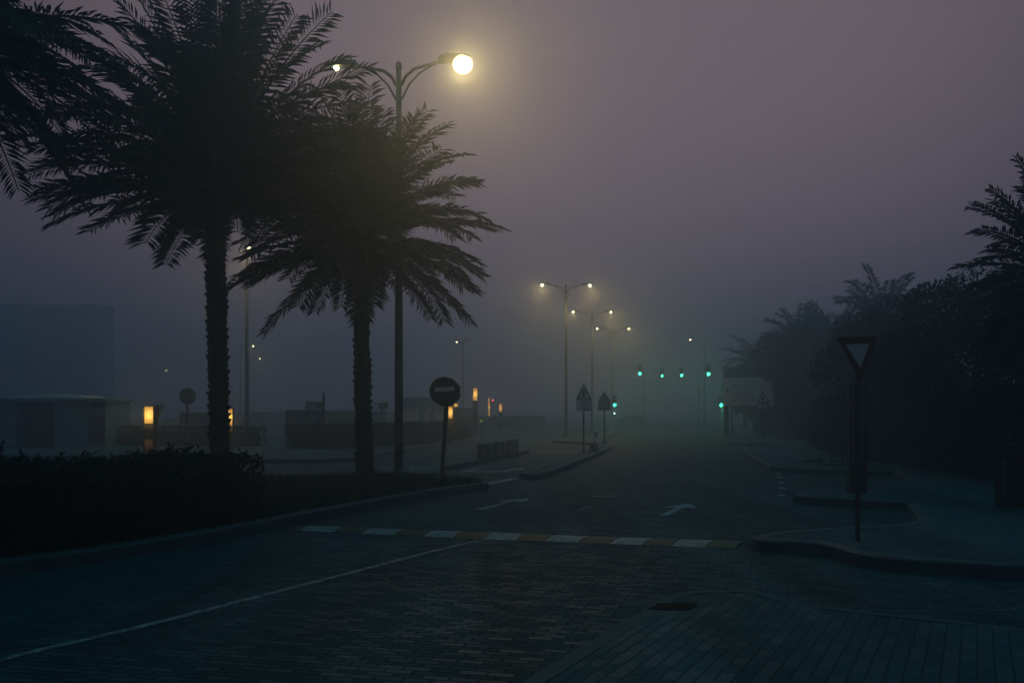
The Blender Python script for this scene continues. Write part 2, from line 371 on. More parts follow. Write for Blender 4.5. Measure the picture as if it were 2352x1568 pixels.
def palm_crown(r, L=3.9, n=62, leaflets=52, low=-48, lw=.042, spread=1.0, dr=1.0, hi=88, tall=.16):
    b = MB()
    for i in range(n):
        u = (i + .5) / n
        az = i * 2.399963 + r.uniform(-.2, .2)
        el = R(hi - (hi - low) * (u ** .85)) + r.uniform(-.12, .12)
        ln = L * r.uniform(.84, 1.06) * (1 + tall * (1 - u) * (1 - u))
        droop = R(20 + 34 * math.sin(math.pi * min(1, u * 1.1)) + 8 * u) * r.uniform(.6, 1.25) * dr
        side = r.uniform(-.22, .22)
        S = 12; pts = []; p = Vector((math.cos(az) * .12, math.sin(az) * .12, .55 * (1 - u) - .25)); dirs = []
        for k in range(S + 1):
            t = k / S
            e = el - droop * (t ** 1.5); e = max(e, R(-82)); a2 = az + side * t
            d = Vector((math.cos(a2) * math.cos(e) * spread, math.sin(a2) * math.cos(e) * spread, math.sin(e))).normalized()
            pts.append(p.copy()); dirs.append(d); p = p + d * (ln / S)
        b.tube(pts, [.032 * (1 - .85 * k / S) + .004 for k in range(S + 1)], 4, False)
        twist = r.uniform(-.5, .5)
        for k in range(leaflets):
            t = .1 + .9 * (k + r.uniform(-.3, .3)) / leaflets; t = min(max(t, .08), .998)
            q = t * S; i0 = min(int(q), S - 1); fr = q - i0
            pos = pts[i0].lerp(pts[i0 + 1], fr); d = dirs[i0].lerp(dirs[i0 + 1], fr).normalized()
            sd = d.cross(Vector((0, 0, 1)))
            if sd.length < .05: sd = Vector((math.sin(az), -math.cos(az), 0))
            sd.normalize(); up = sd.cross(d).normalized()
            ll = (.58 * math.sin(math.pi * min(1, .16 + .70 * t)) ** .6 + .08) * L / 3.9 * r.uniform(.85, 1.12)
            fw = .22 + .62 * t
            for sg in (-1, 1):
                v = sd * sg * math.cos(twist) + up * (.45 + math.sin(twist) * sg) * r.uniform(.2, 1.1)
                dd = (v.normalized() + d * fw * r.uniform(.8, 1.2) + Vector((0, 0, -.06 - .16 * r.random()))).normalized()
                w_ = dd.cross(up)
                if w_.length < .05: w_ = dd.cross(d)
                w_ = w_.normalized() * lw / 2 * r.uniform(.8, 1.2)
                mid = pos + dd * ll * .5; tip = pos + (dd + Vector((0, 0, -.16))).normalized() * ll * r.uniform(.9, 1.1)
                b.add([pos, mid + w_, tip, mid - w_], [(0, 1, 2), (0, 2, 3)])
        if r.random() < .35:                         # fruit stalks and dead bases near the heart
            pass
    return b
def palm_trunk(h, r0, r1, r, flare=1.5, step=.15, per=7):
    b = MB(); S = 24
    pth = [(.05 * math.sin(k / S * 3 + r0 * 9), .03 * math.sin(k / S * 4.1), h * k / S) for k in range(S + 1)]
    def rad(t): return (r0 + (r1 - r0) * t) * (1 + .18 * math.exp(-t * 16)) * (1 + (flare - 1) * max(0, (t - .86) / .14) ** 1.6)
    b.tube(pth, [rad(k / S) * .86 for k in range(S + 1)], 14)
    n = int(h / step)
    for i in range(n):
        t = (i + .5) / n; q = t * S; i0 = min(int(q), S - 1); c = Vector(pth[i0]).lerp(Vector(pth[i0 + 1]), q - i0)
        for k in range(per):
            a = 2 * math.pi * (k + .5 * (i % 2)) / per + r.uniform(-.08, .08)
            o = Vector((math.cos(a), math.sin(a), 0)); s = Vector((-math.sin(a), math.cos(a), 0)); ra = rad(t); w = ra * 2.9 / per * .5
            hh = step * r.uniform(.6, 1.35); out = ra * r.uniform(.96, 1.24)
            if r.random() < .08: continue
            b.add([c + o * ra * .8 - s * w + Vector((0, 0, -hh * .7)), c + o * ra * .8 + s * w + Vector((0, 0, -hh * .7)), c + o * out + s * w * .75 + Vector((0, 0, hh * .5)), c + o * out - s * w * .75 + Vector((0, 0, hh * .5)), c + o * ra * .7 + Vector((0, 0, hh * .75))],
                  [(0, 1, 2, 3), (3, 2, 4), (1, 4, 2), (0, 3, 4)])
    return b
def palm(loc, h, seed, label, L=3.9, n=62, r0=.21, r1=.19, lf=52, low=-48, rz=0, group='date palms along the street', lw=.042, **kw):
    r = random.Random(seed)
    t = thing('palm_tree', label, 'palm tree', loc, rz, group)
    palm_trunk(h, r0, r1, r).build('trunk', M['trunk'], t)
    palm_crown(r, L, n, lf, low, lw, **kw).build('crown', M['frond'], t, loc=(0, 0, h))
    return t
def put_palm(px, py, d, base, seed, label, **k):
    o = P(px, py, d); return palm((o.x, o.y, base), o.z - base, seed, label, **k)
put_palm(500, 430, 21.5, KH - .01, 11, 'tall dark date palm rising from behind the foreground hedge, wider than its neighbour', L=3.8, n=106, lf=50, low=-10, r0=.225, r1=.215, lw=.046)
put_palm(834, 545, 22.3, KH - .01, 23, 'shorter dark date palm standing right beside the tall lit lamp post', L=3.1, n=104, lf=46, low=-24, rz=.8, r0=.2, r1=.185, lw=.046, tall=-.08)
put_palm(-135, 70, 15.5, KH - .01, 36, 'cut off date palm whose fronds hang into the top corner of the frame', L=2.95, n=90, lf=46, low=-38, lw=.04)
put_palm(2440, 640, 15.5, KH - .01, 41, 'near dark date palm at the right edge whose spiky fronds reach over the hedge', L=1.5, n=100, lf=36, low=-45, lw=.05)
farp = put_palm(1752, 856, 77, KH - .01, 52, 'fogged date palm with drooping fronds just behind the large direction sign', L=4.0, n=96, lf=36, low=-50, lw=.10, dr=2.3, hi=70, tall=-.1)
def far_copy(px, py, d, label, rz, sc):
    o = P(px, py, d); c = copy_tree(farp); c.rotation_euler.z = rz
    hz = [k for k in farp.children if k.name.startswith('crown')][0].location.z
    c.location = (o.x, o.y, KH - .01); s = (o.z) / hz; c.scale = (sc, sc, s); c['label'] = label
    return c
far_copy(1843, 822, 70, 'fogged date palm between the direction sign and the give way sign', 1.1, .95)
far_copy(1915, 822, 62, 'hazy date palm just left of the give way sign', 2.7, .9)
far_copy(2030, 785, 50, 'date palm with upright fronds showing over the trees right of the give way sign', 4.0, .82)

def clumps(b, r, blobs, per, ls, shell=.55):
    for (c, rad) in blobs:
        c = Vector(c); rad = Vector(rad)
        k = int(per * rad.x * rad.z)
        cl = [rdir(r) for _ in range(max(8, k // 40))]
        for _ in range(k):
            d = (rdir(r) * .42 + r.choice(cl)).normalized() * (shell + (1.06 - shell) * r.random() ** .6)
            p = c + Vector((d.x * rad.x, d.y * rad.y, d.z * rad.z))
            leaf_quad(b, p, (rdir(r) + Vector((0, 0, -.3))).normalized(), rdir(r), ls * r.uniform(.6, 1.3), ls * r.uniform(.35, .6))
def tree(label, base, h, blobs, per, ls, seed, group, cat='tree'):
    r = random.Random(seed); t = thing('tree', label, cat, base, 0, group)
    tb = MB(); top = Vector((0, 0, h * .45))
    tb.tube([(0, 0, 0), (.04, .02, h * .25), top], [.19, .14, .12], 9)
    for c, rad in blobs:
        c = Vector(c); tb.tube([top, top.lerp(c, .5) + Vector((0, 0, .15)), c], [.09, .055, .02], 6)
    tb.build('trunk', M['wood'], t)
    b = MB(); clumps(b, r, blobs, per, ls); b.build('crown', M['leaf'], t)
    return t
TG = 'leafy trees behind the right pavement'
def put_tree(label, px, d, z, blobs_px, per, ls, seed):
    base = P(px, HZ, d); base.z = z; bl = []
    for (bx, by, rx, rz, dd) in blobs_px:
        c = P(bx, by, d + dd) - base; s = (d + dd) / F
        bl.append((c, (rx * s, rx * s * .9, rz * s)))
    return tree(label, base, 2 * max(b[0].z for b in bl) / 1.3 * .6, bl, per, ls, seed, TG)
put_tree('dense leafy tree between the near palm and the give way sign', 2240, 24, KH - .01,
         [(2150, 735, 95, 85, 0), (2120, 820, 110, 80, .4), (2240, 720, 110, 100, -.3), (2330, 740, 120, 120, -1), (2250, 850, 160, 110, 0), (2380, 880, 130, 130, -1), (2060, 830, 80, 70, 1)], 2600, .13, 3)
put_tree('round crowned tree behind the give way sign, left of the dense tree', 2040, 33, KH - .01,
         [(1990, 770, 75, 62, 0), (2060, 740, 70, 60, 0), (1960, 850, 95, 70, 0), (2060, 860, 100, 80, -1), (2000, 800, 90, 70, 1)], 1500, .15, 4)
put_tree('fogged tree under the palms right of the direction sign', 1850, 60, KH - .01,
         [(1810, 800, 60, 52, 0), (1860, 790, 70, 62, 0), (1900, 840, 70, 62, 0), (1820, 868, 56, 42, 0), (1880, 890, 70, 45, 0), (1770, 815, 45, 55, 1)], 800, .2, 5)
put_tree('low bushy tree tight against the pale direction sign', 1800, 76, KH - .01,
         [(1800, 905, 44, 52, 0), (1850, 900, 60, 55, 0), (1840, 850, 60, 42, 0)], 700, .22, 6)

def hedge(name, label, line, w, h, per, ls, seed, z0=KH - .01, cat='hedge', bumps=.12, group=None, core=.12, sprigs=0):
    r = random.Random(seed); line = [Vector((p[0], p[1])) for p in line]
    o0 = Vector((*line[0], z0)); b = MB()
    seglen = [(line[i + 1] - line[i]).length for i in range(len(line) - 1)]; tot = sum(seglen)
    def at(s):
        i = 0
        while i < len(seglen) - 1 and s > seglen[i]: s -= seglen[i]; i += 1
        t = (line[i + 1] - line[i]).normalized(); return line[i] + t * s, Vector((-t.y, t.x))
    hs = h if hasattr(h, '__call__') else (lambda s: h)
    for i in range(len(line) - 1):                    # woody inside of the hedge
        a, c = line[i], line[i + 1]; t = (c - a).normalized(); n = Vector((-t.y, t.x)) * (w / 2 - core)
        e0 = t * core * 1.6 if i == 0 else Vector((0, 0)); e1 = t * core * 1.6 if i == len(line) - 2 else Vector((0, 0))
        s0 = sum(seglen[:i]); H0, H1 = hs(s0) - core * 1.5, hs(s0 + seglen[i]) - core * 1.5
        a = a + e0; c = c - e1
        q = [Vector((*p, z)) - o0 for p, z in ((a - n, z0), (c - n, z0), (c + n, z0), (a + n, z0), (a - n * .8, z0 + H0), (c - n * .8, z0 + H1), (c + n * .8, z0 + H1), (a + n * .8, z0 + H0))]
        b.add(q, [(3, 2, 1, 0), (4, 5, 6, 7), (0, 1, 5, 4), (1, 2, 6, 5), (2, 3, 7, 6), (3, 0, 4, 7)])
    for _ in range(int(per * tot)):
        s = r.uniform(-.04, tot + .04); p, n = at(min(max(s, 0), tot)); H = hs(s) * (1 + bumps * math.sin(s * 2.3 + seed) * .5 + bumps * r.uniform(-.5, .5))
        f = r.random()
        if f < .42: u = r.choice((-1, 1)) * (w / 2) * (1 - .22 * r.random() ** 2); z = H * r.random()
        elif f < .9: u = (w / 2) * r.uniform(-1, 1); z = H * (1 - .14 * r.random() ** 2)
        else: u = (w / 2) * r.uniform(-1, 1); z = H * r.random(); s = r.choice((0, tot)); p, n = at(s)
        q = Vector((*(p + n * u), z0 + z)) - o0
        leaf_quad(b, q, (rdir(r) + Vector((0, 0, .35))).normalized(), rdir(r), ls * r.uniform(.7, 1.5), ls * r.uniform(.4, .7))
    for _ in range(sprigs):                           # shoots standing over the clipped top
        s = r.uniform(0, tot); p, n = at(s); u = w / 2 * r.uniform(-.9, .9); q = Vector((*(p + n * u), z0 + hs(s) - .05)) - o0
        hh = r.uniform(.06, .26); lean = rdir(r) * .25; lean.z = 1; lean.normalize()
        b.tube([q, q + lean * hh], [.006, .003], 4)
        for k in range(r.randint(5, 10)):
            dd = (rdir(r) + Vector((0, 0, .2))).normalized()
            leaf_quad(b, q + lean * hh * r.uniform(.3, 1), dd, rdir(r), ls * r.uniform(1.0, 1.8), ls * .6)
    o = b.build(name, M['leaf'], loc=o0); tag(o, label, cat, group)
    return o
HG = 'hedges beside the roads'
kp = [p for p in front if p.y < G(648, 1188, KH).y]
fl = []
for i, p in enumerate(kp):
    t = (kp[min(i + 1, len(kp) - 1)] - kp[max(i - 1, 0)]).normalized(); fl.append(p + Vector((-t.y, t.x)) * 1.08)
hedge('hedge', 'long dark foreground hedge along the kerb of the planted island, with loose shoots on top', fl, 1.7, lambda s: .86 + .05 * math.sin(s * 1.7) + .03 * math.sin(s * 4.3), 3200, .06, 5, bumps=.10, group=HG, sprigs=170)
hedge('hedge', 'clipped hedge on the far pavement behind the tall lamp post', [g2(690, 1030), g2(880, 1024), g2(1000, 1012), g2(1040, 1008)], 2.2, lambda s: .98, 700, .11, 8, bumps=.03, group=HG)
hedge('hedge', 'low hedge seen past the left palm trunk, ending at the pale path', [g2(180, 1020), g2(430, 1022), g2(588, 1024)], 1.6, lambda s: .85, 420, .12, 9, bumps=.05, group=HG)
hedge('hedge', 'far hazy hedge beyond the tall thin lit totem', [g2(1115, 982), g2(1190, 980), g2(1225, 978)], 3.0, lambda s: 1.1, 300, .2, 10, bumps=.04, group=HG)
hedge('hedge', 'big dark clipped hedge along the right pavement behind the give way sign', [g2(1905, 1021), g2(1945, 1037), g2(2010, 1052), g2(2100, 1063), g2(2190, 1078), g2(2310, 1092), g2(2480, 1118), g2(2700, 1150)], 1.9, lambda s: 2.0, 1500, .11, 12, bumps=.06, group=HG)
hedge('hedge', 'hazy hedge behind the right hand traffic light warning sign', [g2(1770, 998), g2(1830, 1004), g2(1880, 1012)], 2.5, lambda s: 1.7, 420, .16, 13, bumps=.08, group=HG)
# grass on the planted island and white flowers at the lamp foot
def in_poly(x, y, p):
    c = False
    for i in range(len(p)):
        a, b = p[i], p[i - 1]
        if (a.y > y) != (b.y > y) and x < (b.x - a.x) * (y - a.y) / (b.y - a.y) + a.x: c = not c
    return c
ip = offset(front + back if ccw(front + back) else list(reversed(front + back)), .17)
gb = MB(); r = random.Random(3)
for _ in range(60000):
    x, y = r.uniform(-9, .2), r.uniform(12, 25)
    if not in_poly(x, y, ip): continue
    a = r.uniform(0, 6.28); h = r.uniform(.04, .15) * (1.35 if r.random() < .08 else 1); w = .008 + .008 * r.random(); lx, ly = r.uniform(-.05, .05), r.uniform(-.05, .05)
    c, s = math.cos(a) * w, math.sin(a) * w
    gb.add([(x - c, y - s, KH), (x + c, y + s, KH), (x + lx, y + ly, KH + h)], [(0, 1, 2)])
tag(gb.build('grass', M['grass']), 'short rough grass covering the tip of the planted island', 'grass', kind='stuff')
fb = MB()
for k in range(170):
    p = G(r.uniform(868, 1010), r.uniform(1091, 1097), KH)
    for _ in range(3):
        q = p + Vector((r.uniform(-.07, .07), r.uniform(-.07, .07), r.uniform(.09, .2)))
        for j in range(4): leaf_quad(fb, q, (rdir(r) + Vector((0, -.3, .5))).normalized(), rdir(r), .05, .035)
tag(fb.build('flowers', M['petal']), 'small white flowers in the grass at the lamp foot', 'flowers', kind='stuff')

# ---------------------------------------------------------------- street lamps
def lamp_proto(double=True, H=9.42, arm=1.5):
    t = thing('street_lamp', None, None)
    p = MB(); p.tube([(0, 0, 0), (0, 0, 1.2), (0, 0, H * .6), (0, 0, H - .05)], [.105, .10, .085, .06], 14)
    p.tube([(0, 0, H - .06), (0, 0, H + .02), (0, 0, H + .09), (0, 0, H + .13)], [.07, .078, .066, .03], 12)
    p.build('pole', M['lamp_post'], t, True)
    b = MB(); b.box((0, 0, .02), (.46, .46, .05)); b.tube([(0, 0, .04), (0, 0, .22)], [.2, .15], 12)
    b.build('base_plate', M['lamp_post'], t)
    MB().box((0, -.125, .95), (.14, .05, .5)).build('door', M['steel'], t)
    for s in ((1, -1) if double else (1,)):
        a = MB(); z0 = H - .42
        a.tube([(s * .06, 0, z0), (s * .16, 0, z0 + .2), (s * .36, 0, z0 + .36), (s * .7, 0, z0 + .44), (s * (arm - .45), 0, z0 + .50)], [.04, .04, .038, .035, .033], 8)
        a.tube([(s * .07, 0, z0 - .32), (s * .25, 0, z0 + .02), (s * .5, 0, z0 + .27), (s * .85, 0, z0 + .46)], [.025, .024, .022, .02], 6)
        a.build('arm', M['lamp_post'], t, True)
        h = MB(); hz = z0 + .54
        h.slab([(s * (arm - .55), hz - .05), (s * (arm - .5), hz + .06), (s * (arm - .15), hz + .085), (s * (arm + .18), hz + .05), (s * (arm + .2), hz + .0), (s * (arm - .3), hz - .04)][::(1 if s > 0 else -1)], -.15, .15)
        h.tube([(s * (arm - .35), 0, hz + .05), (s * (arm - .35), 0, hz + .15)], [.035, .03], 8)
        ho = h.build('lamp_head', M['lamp_post'], t)
        l = MB()
        l.tube([(0, 0, .118 * math.sin(R(a))) for a in range(80, -91, -10)], [.12 * math.cos(R(a)) + .002 for a in range(80, -91, -10)], 28)
        l.build('lens', M['lens'], ho, True, loc=(s * arm, 0, hz - .06))
    return t
LG = 'lamp posts along the road'
def place_lamp(t, px, ylight, d, rz, label, pw, tilt=(0, 0), lens=None):
    o = P(px, HZ, d); t.location = (o.x, o.y, KH if d < 100 else 0); t.rotation_euler.z = rz; tag(t, label, 'street lamp', LG)
    heads = [c for c in t.children if c.name.startswith('lamp_head')]
    for k, hd in enumerate(heads):
        e = pw[k]
        for c in hd.children:
            if e <= 0: c.data = c.data.copy(); c.data.materials[0] = M['dark_lens']
            elif lens: c.data = c.data.copy(); c.data.materials[0] = M[lens]
        if t is not near:
            for c in hd.children: c.scale = (.62, .62, .62)
        if e > 0:
            s = 1 if k == 0 else -1
            lamp_light(t, (s * 1.5, -.05, 9.42 + .12 - .24), e, aim=(s * .25, -.25, -1), size=175, rad=.1)
    return t
near = lamp_proto(); near.name = 'street_lamp'
tall = [copy_tree(near) for _ in range(5)]
single = lamp_proto(False)
sing = [copy_tree(single) for _ in range(3)]
KW = .9
place_lamp(near, 916, 168, 22.9, R(-9), 'nearest twin armed lamp post beside the shorter palm, its right lens enlarged to imitate glare', (35, 25))
[l for h in near.children if h.name.startswith('lamp_head') for l in h.children][0].scale = (1.85, 1.85, 1.8)  # right lens enlarged so its shape imitates the bloom of glare
[l for h in near.children if h.name.startswith('lamp_head') for l in h.children][1].scale = (.5, .5, .5)
gl = [l for h in near.children if h.name.startswith('lamp_head') for l in h.children if l.type == 'MESH'][0]; gl.data = gl.data.copy(); gl.data.materials[0] = M['lens_bloom']; gl.location.z -= .07
lamp_light(near, (1.5, -.30, 9.24), 640, aim=(.46, -.90, -.40), size=64, rad=.14, col=(1, .58, .19))
place_lamp(tall[0], 1300, 661, 62.2, R(3), 'twin armed lamp post standing behind the red framed traffic light warning sign, both lamps lit', (900 * KW, 700 * KW))
place_lamp(tall[1], 1360, 723, 78.6, R(2), 'second twin armed lamp post along the median, fainter, right of the warning sign', (900 * KW, 250 * KW))
place_lamp(tall[2], 1408, 760, 94, R(2), 'third twin armed lamp post along the median, only its two lights showing through fog', (700 * KW, 120 * KW))
place_lamp(tall[3], 567, 590, 49.5, R(-72), 'lamp post between the two palm trunks with its lit head tangled in palm fronds', (300 * KW, 420 * KW))
place_lamp(tall[4], 1063, 783, 108, R(-60), 'lone lamp light far across the junction above the tall thin totem', (0, 420 * KW))
place_lamp(single, 1618, 782, 106, R(180), 'single armed lamp far down the road above the green traffic lights', (500 * KW,))
place_lamp(sing[0], 552, 796, 116, R(0), 'small distant lamp light just right of the left palm trunk', (260 * KW,))
place_lamp(sing[1], 572, 825, 142, R(10), 'faintest distant lamp light low between the two palm trunks', (160 * KW,), lens='lens_dim')
place_lamp(sing[2], 362, 851, 180, R(20), 'tiny distant lamp light above the give way sign seen from behind', (260 * KW,))

# ---------------------------------------------------------------- traffic signals
def signal_head(t, x, y, z, shape, pw, wl=False):
    hb = MB(); hb.box((x, y, z + .32), (.36, .2, 1.06));
    ho = hb.build('signal_head', M['black'], t)
    for k, (m, nm) in enumerate((('green_lens', 'green_lens'), ('dark_lens', 'amber_lens'), ('dark_lens', 'red_lens'))):
        zz = z + k * .32; b = MB()
        if k == 0 and shape == 'arrow':
            for dx, dz in ((-.07, 0), (.07, 0), (0, .085), (0, -.085), (0, 0)): b.slab(circ(.06, 12, 0, x + dx, zz + dz), y - .115, y - .101)
        else: b.slab(circ(.125, 20, 0, x, zz), y - .115, y - .101)
        b.build(nm, M[m], ho)
        v = MB(); v.add([(x + .15 * math.cos(a), y - .1 - dy, zz + .15 * math.sin(a)) for dy in (0, .16) for a in [R(-10 + 20 * q) for q in range(11)]], [(q, q + 1, 12 + q, 11 + q) for q in range(10)])
        v.build('visor', M['black'], ho)
    lamp_light(t, (x, y - .24, z), pw, (.10, 1, .38), 'POINT', rad=.1)
    return ho
def signal(label, px_pole, d, px_head, py_head, shape, pw, low=None):
    o = P(px_pole, HZ, d); t = thing('traffic_light', label, 'traffic light', (o.x, o.y, KH), 0, 'traffic lights at the junction')
    hz = CH + (HZ - py_head) * d / F - KH; hx = (px_head - px_pole) * d / F; s = 1 if hx > 0 else -1
    p = MB(); p.tube([(0, 0, 0), (0, 0, hz * .5), (0, 0, hz + .5)], [.11, .1, .085], 10); p.box((0, 0, .02), (.4, .4, .04)); p.build('pole', M['mast'], t)
    a = MB(); a.tube([(0, 0, hz + .3), (s * .4, 0, hz + .52), (hx + s * .25, 0, hz + .62)], [.07, .06, .04], 8); a.build('mast_arm', M['mast'], t)
    signal_head(t, hx, -.12, hz, shape, pw)
    if low:
        lx = (low[0] - px_pole) * d / F; lz = CH + (HZ - low[1]) * d / F - KH
        signal_head(t, lx, -.12, lz, 'arrow', low[2])
        if len(low) > 3:
            MB().slab(circ(.075, 14, 0, lx, CH + (HZ - 949) * d / F - KH), -.2, -.18).build('cycle_lens', M['white_lens'], t)
            MB().box((lx, -.1, CH + (HZ - 949) * d / F - KH), (.22, .14, .24)).build('cycle_signal', M['black'], t)
    return t
signal('leftmost green traffic light, on a mast with a second signal lower on its pole', 1407, 88, 1469, 858, 'arrow', 36, (1411, 930, 26, 1))
signal('rightmost and brightest green traffic light, mast beside the direction sign', 1660, 88, 1626, 859, 'disc', 48, (1655, 930, 32))
signal('smallest green arrow traffic light, second along from the lamp posts', 1480, 112, 1520, 863, 'arrow', 24)
signal('round green traffic light third along, between the small arrow and the brightest one', 1606, 104, 1565, 862, 'disc', 34)

# ---------------------------------------------------------------- road signs
def post_part(t, h, r=.035, lean=0.0, m='post'):
    return MB().tube([(-lean, 0, 0), (-lean * .5, 0, h / 2), (0, 0, h)], [r, r, r], 10).build('post', M[m], t)
def tri(s, cz, up=True, k=1.0):
    h = s * math.sqrt(3) / 2; q = [(-s / 2, -h / 3), (s / 2, -h / 3), (0, 2 * h / 3)]
    return [(x * k, cz + (z if up else -z) * k) for x, z in (q if up else q[::-1])]
def round_corner(poly, rad=.03, n=4):
    out = []
    for i in range(len(poly)):
        a, b, c = [Vector(poly[j % len(poly)]) for j in (i - 1, i, i + 1)]
        u = (a - b).normalized() * rad; v = (c - b).normalized() * rad
        for k in range(n + 1):
            t = k / n; out.append(tuple((b + u) * (1 - t) ** 2 + b * 2 * t * (1 - t) + (b + v) * t * t))
    return out
SG = 'road signs on posts'
# no entry, with the back of an octagonal stop sign on the same post
o = G(1028, 1103, KH); d = o.y; s = d / F
t = thing('no_entry_sign', 'round dark red no entry sign with a pale bar and an octagonal plate behind', 'road sign', o, R(4), SG)
cz = CH + (HZ - 898) * s - KH; cx = -9 * s; rr = 32.5 * s
post_part(t, cz + .1, .045, .13)
MB().slab(circ(rr, 40, 0, cx, cz), -.075, -.06).build('sign_plate', M['red'], t)
MB().ringslab(circ(rr, 40, 0, cx, cz), circ(rr * .955, 40, 0, cx, cz), -.085, -.077).build('rim', M['signback'], t)
q = R(3); ca, sa = math.cos(q), math.sin(q); W, Hh = rr * .69, rr * .155
MB().slab([(cx + .02 + x * ca - z * sa, cz + .04 + x * sa + z * ca) for x, z in ((-W, -Hh), (W, -Hh), (W, Hh), (-W, Hh))], -.083, -.076).build('white_bar', M['white'], t)
MB().slab(circ(rr * 1.08, 8, R(22.5), cx + .055, cz - .02), .05, .06).build('stop_plate', M['signback'], t)
# give way sign, right
o = G(1970, 1241, KH); d = o.y; s = d / F
t = thing('give_way_sign', 'dark bordered inverted triangle give way sign on a post in the right pavement', 'road sign', o, R(-6), SG)
S = 93 * s; ctop = CH + (HZ - 774) * s - KH; hgt = 102 * s
post_part(t, ctop - .28, .03, 0)
outer = round_corner([(-S / 2 - .02, ctop - .005), (0.028, ctop - hgt), (S / 2 - .02, ctop + .01)], .015); inner = round_corner([(-S * .285 - .02, ctop - .085), (.02, ctop - hgt * .70), (S * .30 - .02, ctop - .078)], .008)
MB().slab(outer, -.05, -.038).build('sign_plate', M['signback'], t)
MB().ringslab(outer, inner, -.058, -.051).build('red_border', M['red'], t)
MB().slab(inner, -.0545, -.051).build('white_centre', mat('give_way_centre', (.34, .42, .44), .5), t)
for zz in (ctop - .34, ctop - .12): MB().box((0, -.02, zz), (.09, .04, .03)).build('clamp', M['steel'], t)
# warning signs: traffic lights ahead
def warning(label, px, pybase, pt, pbase, pw, plate, txt, rz=0.0, border=M['red']):
    o = G(px, pybase, KH); s = o.y / F
    t = thing('warning_sign', label, 'road sign', o, rz, SG)
    z = lambda y: CH + (HZ - y) * s - KH
    zt, zb = z(pt), z(pbase); w = pw * s
    post_part(t, zb + .25, .035)
    out = round_corner([(-w / 2, zb), (w / 2, zb), (0, zt)], .03); cz = zb + (zt - zb) * .36
    inn = round_corner([(x * .70, cz + (zz - cz) * .70) for x, zz in ((-w / 2, zb), (w / 2, zb), (0, zt))], .03)
    MB().slab(out, -.055, -.045).build('sign_plate', M['signback'], t)
    MB().ringslab(out, inn, -.062, -.056).build('red_border', border, t)
    MB().slab(inn, -.059, -.056).build('white_field', M['white'], t)
    hh = (zt - zb); sy = MB(); sw = w * .075; z0, z1 = zb + hh * .19, zb + hh * .60
    pill = [(sw * math.cos(R(a)), z1 - sw + sw * math.sin(R(a))) for a in range(0, 181, 30)] + [(sw * math.cos(R(a)), z0 + sw + sw * math.sin(R(a))) for a in range(180, 361, 30)]
    sy.slab(pill, -.064, -.060); so = sy.build('signal_symbol', M['ink'], t)
    for k in range(3): MB().slab(circ(sw * .55, 14, 0, 0, z0 + sw + (z1 - z0 - 2 * sw) * k / 2), -.067, -.065).build('symbol_dot', M['signback'], so)
    x0, y0, x1, y1 = plate; px0, px1 = (x0 - px) * s, (x1 - px) * s
    pl = MB().slab([(px0, z(y1)), (px1, z(y1)), (px1, z(y0)), (px0, z(y0))], -.055, -.045).build('distance_plate', M['white'], t)
    e = .018
    MB().ringslab([(px0, z(y1)), (px1, z(y1)), (px1, z(y0)), (px0, z(y0))], [(px0 + e, z(y1) + e), (px1 - e, z(y1) + e), (px1 - e, z(y0) - e), (px0 + e, z(y0) - e)], -.06, -.056).build('plate_edge', M['ink'], pl)
    for (body, sz_, fz) in txt: text_part('lettering', body, sz_, M['ink'], pl, ((px0 + px1) / 2, -.058, z(y1) + (z(y0) - z(y1)) * fz))
    return t
warning('red triangle traffic light warning sign with a 120m plate on the splitter island', 1340.5, 1042, 880, 918, 37.5, (1324, 919.5, 1359, 943), [('\u0661\u0662\u0660 \u0645', .13, .72), ('120m', .17, .24)], R(2))
warning('small traffic light warning triangle in front of the large direction sign', 1752, 1021.5, 898.5, 927, 30, (1737.5, 928.5, 1764, 938.5), [('120m', .13, .5)], R(-3))
# back of a warning sign
o = G(1388.5, 1018.5, KH); s = o.y / F
t = thing('warning_sign', 'grey back of a warning sign with a plate, right of the 120m sign', 'road sign', o, R(5), SG)
z = lambda y: CH + (HZ - y) * s - KH
post_part(t, z(930), .04)
MB().slab([(-8.5 * s, z(922)), (8.5 * s, z(922)), (15 * s, z(921)), (0, z(898)), (-15 * s, z(921))][2:] + [(-8.5 * s, z(922.5)), (8.5 * s, z(922.5))], .05, .06).build('triangle_plate', M['signback'], t)
MB().slab([(-14.5 * s, z(942)), (14.5 * s, z(942)), (14.5 * s, z(919)), (-14.5 * s, z(919))], .062, .07).build('distance_plate', M['signback'], t)
for zz in (z(912), z(932)): MB().box((0, .03, zz), (.3, .03, .04)).build('bracket', M['steel'], t)
# round sign from behind
o = P(430, HZ, 42); o.z = KH; s = 42 / F
t = thing('round_sign', 'round road sign seen from behind with two brackets, left of the palm trunk', 'road sign', o, R(0), SG)
z = lambda y: CH + (HZ - y) * s - KH
post_part(t, z(897), .05)
MB().slab(circ(19.5 * s, 32, 0, 0, z(910)), .055, .065).build('sign_plate', M['signback'], t)
for y in (898, 921): MB().box((0, .045, z(y)), (.5, .03, .05)).build('bracket', M['post'], t)
# give way sign from behind
o = P(361, HZ, 36); o.z = KH; s = 36 / F
t = thing('give_way_sign', 'inverted triangle sign seen from behind, tucked against the brightest lit totem', 'road sign', o, 0, SG)
z = lambda y: CH + (HZ - y) * s - KH
post_part(t, z(935), .055)
MB().slab([(-17 * s, z(929)), (1 * s, z(962)), (15 * s, z(929))], .06, .07).build('sign_plate', M['signback'], t)
